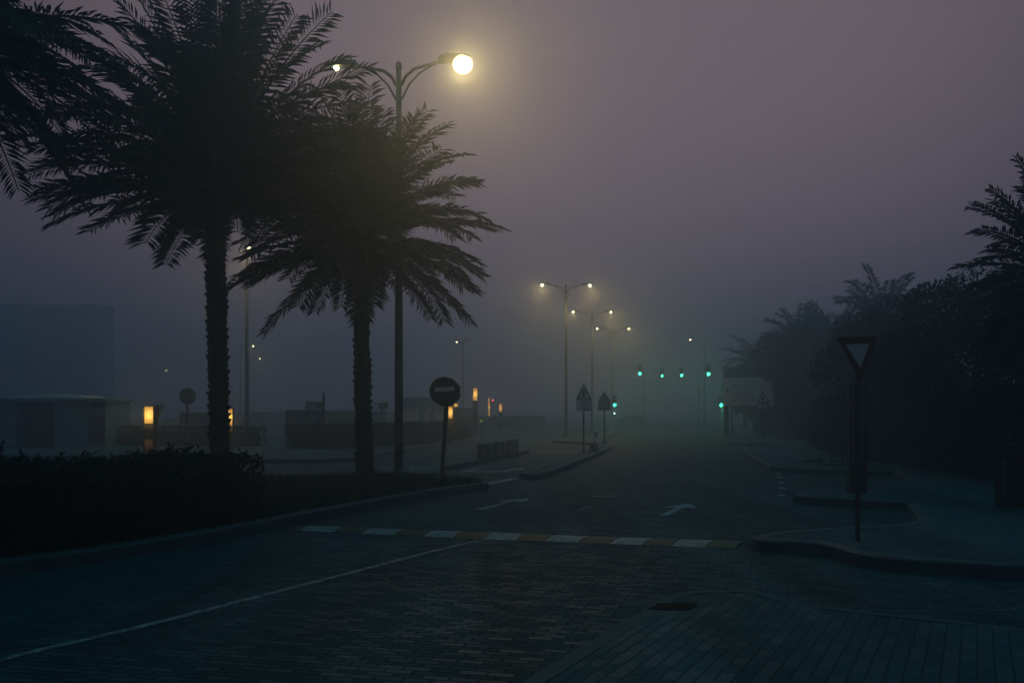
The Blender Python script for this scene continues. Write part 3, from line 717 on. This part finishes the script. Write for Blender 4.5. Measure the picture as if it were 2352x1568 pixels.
# small oval sign
o = P(254, HZ, 48); o.z = KH; s = 48 / F; z = lambda y: CH + (HZ - y) * s - KH
t = thing('round_sign', 'small low oval sign turned edge on beside the cabin', 'road sign', o, 0, SG)
post_part(t, z(995), .03)
MB().slab([(x * .62, zz) for x, zz in circ(11 * s, 24, 0, 0, z(992))], -.05, -.04).build('sign_plate', M['signback'], t)
# street name sign
o = P(743, HZ, 44); o.z = KH; s = 44 / F; z = lambda y: CH + (HZ - y) * s - KH
t = thing('street_name_sign', 'street name pole with a framed plate, in front of the dark poster hoarding', 'street sign', o, 0, SG)
post_part(t, z(902), .055)
X = lambda x: (x - 743) * s
MB().slab([(X(704), z(938.5)), (X(727), z(938.5)), (X(727), z(923)), (X(704), z(923))], -.03, 0).build('name_plate', M['hoard'], t)
MB().ringslab([(X(703), z(939.5)), (X(728), z(939.5)), (X(728), z(922)), (X(703), z(922))], [(X(704.5), z(938)), (X(726.7), z(938)), (X(726.7), z(923.5)), (X(704.5), z(923.5))], -.04, -.031).build('plate_frame', M['post'], t)
MB().slab([(X(729), z(939)), (X(741), z(939)), (X(741), z(923)), (X(729), z(923))], -.03, 0).build('number_plate', M['signback'], t)
lb = MB()
for y, a, b_ in ((928, 706, 716), (931, 706, 717), (935, 706, 715)): lb.box((X((a + b_) / 2), -.038, z(y)), ((b_ - a) * s, .01, .02))
lb.build('lettering', M['ink'], t); text_part('lettering', '34', .15, M['ink'], t, (X(722), -.036, z(929)))
# direction sign
d = 69.0; o = P(1720, HZ, d); o.z = KH; s = d / F; z = lambda y: CH + (HZ - y) * s - KH; X = lambda x: (x - 1720) * s
t = thing('direction_sign', 'large pale direction board with lane arrows under a smaller dark board', 'road sign', o, 0, SG)
for x in (1682, 1768): MB().tube([(X(x), .12, 0), (X(x), .12, z(845 if x < 1700 else 870))], .07, 10).build('post', M['post'], t)
MB().slab([(X(1663), z(931)), (X(1776), z(931)), (X(1776), z(867)), (X(1663), z(867))], -.03, .03).build('direction_board', mat('direction_board_sheet', (.8, .8, .82), .55, noise=.06), t)
MB().slab([(X(1664), z(866)), (X(1746), z(866)), (X(1746), z(842.5)), (X(1664), z(842.5))], -.03, .03).build('upper_board', M['green_plate'], t)
lb = MB(); r = random.Random(4)
for y, a, b_ in ((875, 1725, 1774), (885, 1680, 1774), (894, 1742, 1772), (902, 1680, 1730), (908, 1682, 1738), (914, 1684, 1730), (919, 1680, 1772), (926, 1684, 1712)):
    x = a
    while x < b_:                                      # illegible rows of words at this distance
        w = r.uniform(3, 9); lb.box((X(min(x + w / 2, b_)), -.04, z(y + r.uniform(-.4, .4))), (w * s * .86, .008, r.uniform(.9, 1.9) * s)); x += w + 1.2
lb.build('lettering', mat('direction_ink', (.06, .07, .08), .6), t)
ar = MB()
ar.slab([(X(1670 - .8), z(901)), (X(1670 + .8), z(901)), (X(1670 + .8), z(895)), (X(1673), z(895)), (X(1670), z(890)), (X(1667), z(895)), (X(1670 - .8), z(895))], -.045, -.035)
ar.slab([(X(1668), z(923)), (X(1674), z(923)), (X(1675.5), z(926)), (X(1675.5), z(931)), (X(1674.2), z(931)), (X(1674.2), z(927)), (X(1673), z(924.6)), (X(1668), z(924.6)), (X(1668), z(926)), (X(1665), z(923.8)), (X(1668), z(921.5))][::-1], -.045, -.035)
ar.build('lane_arrow', M['ink'], t)
fr = MB()
fr.ringslab([(X(1683), z(862)), (X(1697), z(862)), (X(1697), z(846)), (X(1683), z(846))], [(X(1684.4), z(860.6)), (X(1695.6), z(860.6)), (X(1695.6), z(847.4)), (X(1684.4), z(847.4))], -.045, -.034)
fr.slab([(X(1668), z(861)), (X(1676), z(861)), (X(1678), z(855)), (X(1675), z(848)), (X(1674), z(849)), (X(1676), z(855)), (X(1675), z(859)), (X(1668), z(858))], -.045, -.034)
fr.build('pictogram', M['steel'], t)
# ---------------------------------------------------------------- wayfinding totems
def lattice(b, x0, x1, z0, z1, nx, nz, y, bar, diag=False):
    for i in range(nx + 1):
        x = x0 + (x1 - x0) * i / nx; b.box((x, y, (z0 + z1) / 2), (bar, .012, z1 - z0))
    for k in range(nz + 1):
        z = z0 + (z1 - z0) * k / nz; b.box(((x0 + x1) / 2, y - .0005, z), (x1 - x0 + bar, .0125, bar))
    if diag:
        dx, dz = (x1 - x0) / nx, (z1 - z0) / nz
        for i in range(nx):
            for k in range(nz):
                a = math.atan2(dz, dx) * (1 if (i + k) % 2 else -1)
                b.box((x0 + dx * (i + .5), y - .001, z0 + dz * (k + .5)), (math.hypot(dx, dz), .011, bar * .8), Matrix.Rotation(-a, 3, 'Y'))
def totem(label, px, d, x0, x1, ytop, ybase, lit=None, info=None, dots=None, rz=0.0, glow=0.0, litm='panel_lit', group='wayfinding totems', side=False, fade=None):
    o = P(px, HZ, d); o.z = CH + (HZ - ybase) * d / F; s = d / F
    t = thing('wayfinding_totem', label, 'totem', o, rz, group)
    z = lambda y: (ybase - y) * s; X = lambda x: (x - px) * s
    w = (x1 - x0) * s; H = z(ytop); b = MB(); xm = X((x0 + x1) / 2)
    b.box((xm, w * .3, H / 2), (w, w * .55, H))
    for sx in (-1, 1): b.box((xm + sx * (w / 2 - .012), -.005, H / 2), (.024, .06, H))
    b.box((xm, 0, .09), (w - .05, .05, .18)); b.box((xm, -.004, H - .015), (w, .06, .03)); b.build('body', M['totem'], t)
    a, c = xm - w / 2 + .03, xm + w / 2 - .03
    if lit:
        z0, z1 = z(lit[1]), z(lit[0])
        p = MB().box((xm, .006, (z0 + z1) / 2), (w - .052, .02, z1 - z0)).build('lit_panel', M[litm], t)
        if side: MB().box((xm - w / 2 - .003, w * .3, (z0 + z1) / 2), (.006, w * .4, z1 - z0)).build('side_panel', M[litm], t)
        l = MB(); lattice(l, a, c, z0, z1, 5, max(4, int((z1 - z0) / (c - a) * 5)), -.012, (c - a) * .028); l.build('lattice', M['totem'], p)
        if glow:
            lamp_light(t, (xm, -.22, (z0 + z1) / 2), glow, (1, .58, .15), 'POINT', rad=.12)
    if dots:
        z0, z1 = z(dots[1]), z(dots[0]); nx = 4; nz = max(5, int((z1 - z0) / ((c - a) / nx)))
        db = MB(); r = random.Random(px)
        for i in range(nx):
            for k in range(nz):
                f = (k + .5) / nz; q = (c - a) / nx * .15 * (.35 + .65 * f)
                x = a + (c - a) * (i + .5) / nx; zz = z0 + (z1 - z0) * f
                db.slab([(x - q, zz), (x, zz - q * 1.3), (x + q, zz), (x, zz + q * 1.3)], -.012, .004)
        db.build('perforated_panel', M[dots[2]], t)
    if info:
        z0, z1 = z(info[1]), z(info[0])
        p = MB().box((xm, .002, (z0 + z1) / 2), (w - .052, .022, z1 - z0)).build('information_panel', M['black'], t)
        lb = MB(); r = random.Random(px + 1)
        for k in range(2):
            zz = z1 - (z1 - z0) * (.1 + .16 * k); lb.box((xm - w * .06, -.012, zz), (w * .52, .006, .018)); lb.box((xm + w * .32, -.012, zz), (w * .06, .006, .03))
        lb.build('lettering', M['steel'], p)
    return t
totem('short totem with a square glowing head and dotted foot, beside the inverted triangle sign', 341.5, 31, 330, 353.5, 932, 1090, (933.5, 972), (974, 1006), (1009, 1034, 'panel_lit'), 0, 14, side=True)
totem('glowing totem half hidden by the taller palm trunk', 525, 40, 516, 535.5, 937, 1041, (938, 978), None, (980, 1005, 'panel_lit'), 0, 12)
totem('bright glowing totem behind the post of the no entry sign', 1034.5, 46, 1029, 1040.5, 932, 1020, (933.5, 960), None, (961, 988, 'panel_lit'), 0, 12)
totem('tall thin totem with a glowing cap, standing alone right of the no entry sign', 1091.5, 68, 1086, 1097, 890, 1000, (891.5, 919), (921, 962), (965, 986, 'steel'), 0, 10, litm='panel_far')
totem('farthest glowing strip totem beside the red light', 1123, 96, 1120.5, 1126, 911, 990, (913, 955), None, None, 0, 5, litm='panel_far')
totem('far totem with two narrow glowing strips, right of the red light', 1150, 90, 1146, 1154, 925, 985, (927, 945), None, None, 0, 5, litm='panel_far', side=True)
totem('small glowing topped totem in the fog under the direction sign', 1712, 84, 1708, 1716, 932, 985, (933.5, 939.5), (941, 952), (956, 966, 'panel_far'), 0, 4, litm='panel_lit')
totem('striped grey totem under the left end of the direction sign', 1668.5, 66, 1663.5, 1673.5, 931, 1000, None, (932, 957), (959, 982, 'steel'), 0, 0)
totem('small glowing box topped totem just right of the round no entry sign', 1047, 60, 1041.5, 1052.5, 926, 1008, (927, 933.5), None, None, 0, 4)
# unlit lattice totem behind the give way sign
o = G(1972, 1131, KH); d = o.y; s = d / F; w = 40.5 * s; H = 251 * s
t = thing('wayfinding_totem', 'unlit dark totem with a lattice front, right behind the give way sign', 'totem', o, 0, 'wayfinding totems')
b = MB(); b.box((0, .1, H * .14), (w, .2, H * .28))
for sx in (-1, 1): b.box((sx * (w / 2 - .02), .1, H * .64), (.04, .2, H * .72))
b.box((0, .1, H - .012), (w - .078, .2, .022)); b.build('body', M['totem'], t)
p = MB().box((0, .035, H * .635), (w - .084, .03, H * .69)).build('frosted_panel', mat('frosted_panel', (.42, .55, .6), .5), t)
l = MB(); lattice(l, -w / 2 + .05, w / 2 - .05, H * .29, H * .985, 5, 30, .006, .007, True); l.build('lattice', M['totem'], t)

# ---------------------------------------------------------------- cabin, hoardings, billboard, far building
d = 45; s = d / F
def at_px(px, d): o = P(px, HZ, d); o.z = 0; return o
o = at_px(80, d); z = lambda y: CH + (HZ - y) * s; X = lambda x: (x - 80) * s
t = thing('cabin', 'low flat roofed cabin with a dark opening and poster end, far side of the road', 'cabin', o)
HT = z(921); b = MB()
b.box(((X(-140) + X(38)) / 2, 1.5, HT / 2), (X(38) - X(-140), 3, HT)); b.box(((X(123) + X(204)) / 2, 1.5, HT / 2), (X(204) - X(123), 3, HT)); b.box(((X(38) + X(123)) / 2, 1.7, HT / 2), (X(123) - X(38), 2.6, HT)); b.box(((X(204) + X(241)) / 2, 1.52, HT / 2), (X(241) - X(204), 2.9, HT))
b.build('wall', M['cabin'], t)
MB().box(((X(38) + X(123)) / 2, .35, z(924) / 2), (X(123) - X(38) - .02, .06, z(924) - .05)).build('door', M['cabin_dark'], t)
dd = bpy.data.objects
MB().box((X(62), .31, HT * .45), (.03, .03, .3)).build('handle', M['steel'], [c for c in t.children if c.name.startswith('door')][0])
MB().box(((X(206) + X(240)) / 2, .05, (z(955) + .3) / 2), (X(240) - X(206), .03, z(955) - .3)).build('poster', M['cabin_dark'], t)
MB().box(((X(206) + X(240)) / 2, .05, z(932)), (X(240) - X(206) - .2, .03, .3)).build('vent_panel', M['cabin_dark'], t)
rf = MB(); rf.box(((X(-140) + X(248)) / 2, 1.4, HT + .07), (X(248) - X(-140), 3.6, .14)); ro = rf.build('roof', M['cabin'], t)
n = 14; vs = []
for i in range(n + 1):
    u = i / n; x = X(16) + (X(200) - X(16)) * u; h = HT + .14 + .2 * math.sin(math.pi * u) ** .7 + .03 * math.sin(u * 17)
    vs += [(x, .1, HT + .13), (x, .3, h), (x, 2.6, h), (x, 2.9, HT + .13)]
MB().add(vs, [(4 * i + k, 4 * i + 4 + k, 4 * i + 5 + k, 4 * i + 1 + k) for i in range(n) for k in range(3)]).build('roof_cover', M['roof'], ro)

o = at_px(60, 215); s2 = 215 / F; X = lambda x: (x - 60) * s2
t = thing('building', 'tall plain block dissolving in the fog above the cabin', 'building', o)
bw = X(236) - X(-100); bh = 24.8
MB().box(((X(236) + X(-100)) / 2, 3, bh / 2), (bw, 6, bh)).build('wall', M['tower'], t)
MB().box(((X(236) + X(-100)) / 2, 3, bh + .2), (bw + .3, 6.3, .4)).build('parapet', M['tower'], t)
for fl_ in range(6):
    for k in range(8):
        wo = MB().box((X(-95) + bw * (k + .3) / 8.4, -.02, 2 + fl_ * 3.2 + .4), (1.3, .1, 1.5)).build('window', M['glass'], t)

def hoarding(label, xa, xb, d, ytop, m, cat='hoarding', th=.12, ybot=None):
    o = at_px((xa + xb) / 2, d); s = d / F; h = CH + (HZ - ytop) * s; w = (xb - xa) * s
    t = thing('hoarding', label, cat, o, 0, 'hoardings round the far side')
    n = max(2, round(w / 2.4)); b = MB(); f = MB()
    for k in range(n): b.box((-w / 2 + w * (k + .5) / n, 0, h / 2), (w / n - .015, th, h))
    b.build('panel', m, t)
    for k in range(n + 1): f.box((-w / 2 + w * k / n, th / 2 + .05, h / 2 - .05), (.06, .08, h - .1))
    f.build('frame', M['post'], t)
    return t, w, h, s
hd, w, h, s = hoarding('maroon hoarding with faint capitals, behind the round sign seen from behind', 413, 486, 62, 947, M['maroon'])
text_part('lettering', 'IAV', .95, M['hoard_dim'], hd, (-.1, -.066, h - 1.0))
hoarding('pale hoarding wall running behind the lamp post between the palms', 536, 656, 72, 945, M['hoard'])
hp, w, h, s = hoarding('dark picture hoarding under the street name plate', 657, 738, 52, 941, M['cabin_dark'])
r = random.Random(12); pb = MB()
for k in range(46):
    x = r.uniform(-w * .47, w * .47); zz = h * (.08 + .5 * r.random() ** 1.6 * (1.2 if x < -w * .1 or abs(x - w * .1) < w * .12 else .45)); q = r.uniform(.05, .22)
    pb.slab([(x + q * r.uniform(.3, 1.2) * math.cos(a), zz + q * r.uniform(.4, 1.2) * math.sin(a)) for a in [6.283 * j / 7 for j in range(7)]], -.072, -.063)
pb.slab([(w * .1, h * .72), (w * .36, h * .70), (w * .37, h * .82), (w * .26, h * .8)], -.072, -.063)
pb.build('printed_picture', M['hoard_dim'], hp)
hoarding('green grey hoarding between the picture hoarding and the shorter palm', 739, 838, 54, 942, M['hoard_dim'])
hoarding('grey hoarding section between the shorter palm and the tall lamp post', 838, 886, 60, 943, M['cabin'])
hc, w, h, s = hoarding('pale hoarding with tall dark pictures, beyond the hedge behind the lamp post', 886, 1030, 66, 943, M['hoard'])
for xa, xb in ((962, 975), (985, 998)):
    MB().slab([((xa - 958) * s, .35), ((xb - 958) * s, .35), ((xb - 959) * s, h - .05), ((xa - 957) * s, h - .05)], -.075, -.062).build('printed_tower', M['cabin'], hc)
MB().slab([(968 * s - 958 * s - .05, h - .06), (10 * s + .05, h - .06), (10 * s, h + .9)], -.075, -.062).build('printed_spire', M['cabin'], hc)
hoarding('hazy hoarding with dark pictures, right of the bright totem', 1046, 1088, 78, 936, M['hoard_dim'])
hoarding('pale long wall behind the inverted triangle sign and maroon hoarding', 246, 412, 70, 960, M['hoard'])
# long low block behind the hoardings
o = at_px(975, 90); s = 90 / F
t = thing('building', 'low hazy block showing over the hoardings behind the no entry sign', 'building', o)
MB().box((0, 3, (CH + 33 * s) / 2), (100 * s, 6, CH + 33 * s)).build('wall', M['tower'], t)
for k in range(5): MB().box(((-40 + 20 * k) * s, -.02, CH + 24 * s), (11 * s, .1, 6 * s)).build('window', M['glass'], t)
MB().box((0, 3, CH + 33 * s + .1), (101 * s, 6.2, .2)).build('roof', M['tower'], t)
# flood lights on poles
def flood(label, px, py, d, flip, lit):
    o = at_px(px, d); s = d / F; z = CH + (HZ - py) * s
    t = thing('floodlight', label, 'floodlight', o, 0, 'floodlights over the hoardings')
    MB().tube([(0, 0, 0), (0, 0, z)], [.07, .04], 8).build('pole', M['post'], t)
    hb = MB(); hb.box((-.1 * flip, 0, z + .1), (.5, .35, .4), Matrix.Rotation(R(12 * flip), 3, 'Y')); hb.build('lamp_head', M['black'], t)
    MB().box((.35 * flip, 0, z + .22), (.55, .06, .05), Matrix.Rotation(R(-10 * flip), 3, 'Y')).build('bracket', M['post'], t)
    MB().box((.35 * flip, 0, z - .02), (.5, .05, .04)).build('bracket', M['post'], t)
    if lit: MB().box((-.55 * flip, -.1, z), (.2, .04, .07)).build('lens', M['white_lens'], t)
flood('small floodlight on a thin pole between cabin and brightest lit totem', 290, 940, 62, 1, False)
flood('small floodlight on a thin pole between the shorter palm and the lamp post', 877, 936, 58, -1, False)
# red beacon, lime lamp
o = at_px(1132, 92); t = thing('beacon', 'tiny red light on a thin pole between the two farthest totems', 'beacon', o)
zb = CH + 31 * 92 / F; MB().tube([(0, 0, 0), (0, 0, zb)], .03, 8).build('pole', M['post'], t); MB().slab(circ(.075, 14, 0, 0, zb), -.05, -.03).build('lens', M['red_lens'], t)
o = G(1105.5, 1004, KH); t = thing('bollard_light', 'low bollard with a dim lime lens, right of the tall thin totem', 'bollard', o)
zb = .95; MB().tube([(0, 0, 0), (0, 0, zb)], [.06, .05], 10).build('post', M['totem'], t); MB().slab(circ(.09, 16, 0, 0, zb + .08), -.05, -.02).build('lens', M['lime'], t)
# clipped topiary
o = at_px(379, 46); t = thing('topiary', 'small pawn shaped clipped shrub left of the round sign seen from behind', 'shrub', o)
tb = MB(); r = random.Random(2); clumps(tb, r, [((0, 0, .6), (.3, .3, .5)), ((0, 0, 1.05), (.11, .11, .14)), ((.1, 0, .25), (.42, .4, .3))], 5200, .06, .3); tb.build('foliage', M['leaf'], t)
MB().tube([(0, 0, 0), (0, 0, 1.0)], [.04, .02], 6).build('stem', M['wood'], t)

# ---------------------------------------------------------------- railing, barriers, bin, marker, car
a, c = G(1096, 1056, KH), G(1192, 1039, KH); v = c - a; n_ = v.length; rz = math.atan2(v.y, v.x)
t = thing('guard_railing', 'dark railing of vertical slats on the narrow median', 'railing', a, rz)
r = random.Random(5); b = MB(); hh = 37 * a.y / F; x = 0; ns = 15
for k in range(ns):
    wd = n_ / ns; ww = wd * r.uniform(.34, .62); zt = hh + r.uniform(-.03, .03)
    b.box((wd * (k + .5) + r.uniform(-.03, .03), r.uniform(-.01, .01), zt / 2), (ww, .03, zt), Matrix.Rotation(r.uniform(-.03, .03), 3, 'Y'))
b.build('slats', M['totem'], t)
MB().box((n_ / 2, .03, .1), (n_, .03, .05)).build('rail', M['steel'], t); MB().box((n_ / 2, .03, hh - .12), (n_, .03, .05)).build('rail', M['steel'], t)

def hoop(label, xa, xb, yb, yt, kind):
    a = G(xa, yb, KH); c = G(xb, yb, KH); s = a.y / F; w = (c - a).length; h = (yb - yt) * s
    t = thing('low_barrier', label, 'barrier', a, 0, 'low barriers on the right pavement')
    if kind:
        MB().tube([(0, 0, 0), (0, 0, h)], .03, 8).build('post', M['post'], t); MB().tube([(w, 0, 0), (w, 0, h)], .03, 8).build('post', M['post'], t)
        MB().tube([(0, 0, h), (w, 0, h)], .03, 8).build('rail', M['post'], t); MB().tube([(0, 0, h * .5), (w, 0, h * .5)], .02, 8).build('rail', M['post'], t); MB().box((w * .2, 0, .03), (w * 2.1, .08, .05)).build('foot', M['post'], t)
    else:
        MB().tube([(w, 0, 0), (w, 0, h)], .045, 8).build('post', M['post'], t); MB().tube([(0, 0, h * .62), (w, 0, h * .66)], .03, 8).build('rail', M['post'], t); MB().tube([(.05, 0, 0), (.05, 0, h * .63)], .02, 6).build('leg', M['post'], t)
hoop('low single bar barrier with one end post on the right pavement', 1847, 1885, 1068, 1051, 0)
hoop('low square framed barrier beside the unlit lattice totem', 1910, 1934, 1069, 1047, 1)

o = G(2322, 1164, KH); s = o.y / F; t = thing('litter_bin', 'dark upright litter bin with a flat lid at the right edge', 'litter bin', o, R(12))
bh = 147 * s; b = MB(); b.box((0, 0, bh * .42), (.32, .32, bh * .84)); b.build('body', M['black'], t)
MB().box((0, 0, bh * .975), (.38, .38, .05)).build('lid', M['black'], t)
for sx in (-1, 1):
    for sy in (-1, 1): MB().box((sx * .15, sy * .15, bh * .9), (.03, .03, bh * .14)).build('lid_post', M['black'], t)
MB().box((-.162, -.06, bh * .45), (.012, .05, bh * .55)).build('trim', M['steel'], t)
o = G(2300, 1140, KH); t = thing('bollard', 'slim dark bollard just behind the litter bin', 'bollard', o)
MB().tube([(0, 0, 0), (0, 0, .8), (0, 0, .88)], [.085, .085, .05], 14).build('post', M['black'], t); MB().box((-.088, 0, .6), (.008, .03, .28)).build('reflector', M['steel'], t)

o = G(1363, 1037, KH); s = o.y / F; t = thing('road_marker', 'battered dark red marker cone on a flat base with a bent stick and small disc', 'road marker', o, R(8))
MB().add([(-.30, -.2, 0), (.30, -.24, 0), (.27, .2, 0), (-.27, .2, 0), (-.3, -.2, .03), (.3, -.24, .02), (.27, .2, .03), (-.27, .2, .05)], [(3, 2, 1, 0), (4, 5, 6, 7), (0, 1, 5, 4), (1, 2, 6, 5), (2, 3, 7, 6), (3, 0, 4, 7)]).build('base', M['black'], t)
MB().tube([(0, 0, .03), (.01, 0, .15), (.02, 0, .34)], [.2, .18, .15], 10).build('cone', M['redplastic'], t)
MB().tube([(.0, -.02, .3), (.03, -.02, .42), (.055, -.03, .56)], [.02, .018, .016], 6).build('stick', M['black'], t)
MB().tube([(.14, .02, .3), (.145, .02, .62)], .012, 6).build('rod', M['steel'], t)
MB().slab(circ(.085, 16, 0, .07, .66), -.03, -.015).build('disc', M['hoard'], t)
MB().slab([(.1, .58), (.17, .6), (.16, .78), (.11, .76)], -.012, .0).build('flap', M['post'], t)

o = G(1452, 975, 0); t = thing('car', 'hazy dark car crossing the junction under the green lights with a red tail lamp', 'car', o, R(168))
prof = [(-2.2, .28), (2.2, .28), (2.28, .55), (2.2, .78), (1.25, .92), (.55, 1.4), (-.95, 1.44), (-1.75, 1.0), (-2.2, .95), (-2.28, .6)]
MB().slab(prof, -.85, .85).build('body', M['carpaint'], t)
for y in (-.856, .851): MB().slab([(1.0, .94), (.48, 1.34), (-.85, 1.37), (-1.5, .98)], y, y + .005).build('window', M['glass'], t)
for x in (-1.4, 1.4):
    for y in (-.8, .8):
        wo = MB(); wo.tube([(x, y - .1, .32), (x, y + .1, .32)], .32, 18); wo.build('wheel', M['black'], t)
for y in (-.7, .7): MB().box((-2.29, y, .78), (.03, .2, .12)).build('tail_lamp', M['red_lens'], t)
for y in (-.65, .65): MB().box((2.24, y, .68), (.04, .3, .12)).build('headlight', M['steel'], t)

# boundary wall far behind the right hedge
o = at_px(2150, 34); s = 34 / F; t = thing('boundary_wall', 'dim panelled wall behind the dark clipped hedge on the right', 'wall', (16.5, 47, KH), R(-34))
for k in range(7):
    MB().box((1.5 + 3 * k, 0, 1.05), (2.7, .15, 2.1)).build('panel', M['hoard_dim'], t); MB().box((3 * k, 0, 1.15), (.3, .3, 2.3)).build('pier', M['kerb'], t)

# ---------------------------------------------------------------- haze, sky, render settings
hz = MB().box((10, 150, 13), (440, 380, 28)).build('haze', bpy.data.materials.new('haze_air')); tag(hz, 'thick night fog filling the street', kind='stuff')
m = hz.data.materials[0]; m.use_nodes = True; nt = m.node_tree; nt.nodes.clear()
out = nt.nodes.new('ShaderNodeOutputMaterial'); pv = nt.nodes.new('ShaderNodeVolumePrincipled')
pv.inputs['Color'].default_value = (.52, .69, .84, 1); pv.inputs['Density'].default_value = FOG; pv.inputs['Anisotropy'].default_value = ANI
nt.links.new(pv.outputs['Volume'], out.inputs['Volume'])

w = bpy.data.worlds.new('World'); scene.world = w; w.use_nodes = True; nt = w.node_tree; N = nt.nodes; L = nt.links
bg = N['Background']; bg.inputs['Strength'].default_value = 1.0
sky = N.new('ShaderNodeTexSky'); sky.sky_type = 'NISHITA'; sky.sun_disc = False; sky.sun_elevation = R(-4); sky.sun_rotation = R(10)
tc = N.new('ShaderNodeTexCoord'); sp = N.new('ShaderNodeSeparateXYZ'); L.new(tc.outputs['Generated'], sp.inputs['Vector'])
ramp = N.new('ShaderNodeValToRGB'); el = ramp.color_ramp.elements
el[0].position = 0.0; el[0].color = (*SKY[0], 1); el[1].position = 1.0; el[1].color = (*SKY[4], 1)
for p_, c_ in ((.12, SKY[1]), (.39, SKY[2]), (.52, SKY[3])):
    e = el.new(p_); e.color = (*c_, 1)
L.new(sp.outputs['Z'], ramp.inputs['Fac'])
dot = N.new('ShaderNodeVectorMath'); dot.operation = 'DOT_PRODUCT'; dot.inputs[1].default_value = Vector((.04, 1, .42)).normalized()
L.new(tc.outputs['Generated'], dot.inputs[0])
mr = N.new('ShaderNodeMapRange'); mr.interpolation_type = 'SMOOTHERSTEP'; mr.inputs['From Min'].default_value = .80; mr.inputs['From Max'].default_value = 1.0; mr.inputs['To Min'].default_value = GLOW[0]; mr.inputs['To Max'].default_value = GLOW[1]
L.new(dot.outputs['Value'], mr.inputs['Value'])
sc_ = N.new('ShaderNodeVectorMath'); sc_.operation = 'SCALE'; L.new(ramp.outputs['Color'], sc_.inputs[0])
# sky scaled brightest straight ahead, imitating lens vignette and lamp glow
L.new(mr.outputs['Result'], sc_.inputs['Scale'])
sk = N.new('ShaderNodeVectorMath'); sk.operation = 'SCALE'; sk.inputs['Scale'].default_value = .05; L.new(sky.outputs['Color'], sk.inputs[0])
ad = N.new('ShaderNodeVectorMath'); ad.operation = 'ADD'; L.new(sc_.outputs['Vector'], ad.inputs[0]); L.new(sk.outputs['Vector'], ad.inputs[1])
L.new(ad.outputs['Vector'], bg.inputs['Color'])

vs = scene.view_settings; scene.display_settings.display_device = 'sRGB'; vs.view_transform = 'Standard'; vs.look = 'None'; vs.exposure = 0.0; vs.gamma = 1.0; vs.use_curve_mapping = False
cy = scene.cycles
cy.use_denoising = True; cy.max_bounces = 6; cy.volume_bounces = VB; cy.diffuse_bounces = 2; cy.glossy_bounces = 2; cy.transparent_max_bounces = 8
cy.sample_clamp_indirect = 4.0; cy.use_light_tree = True
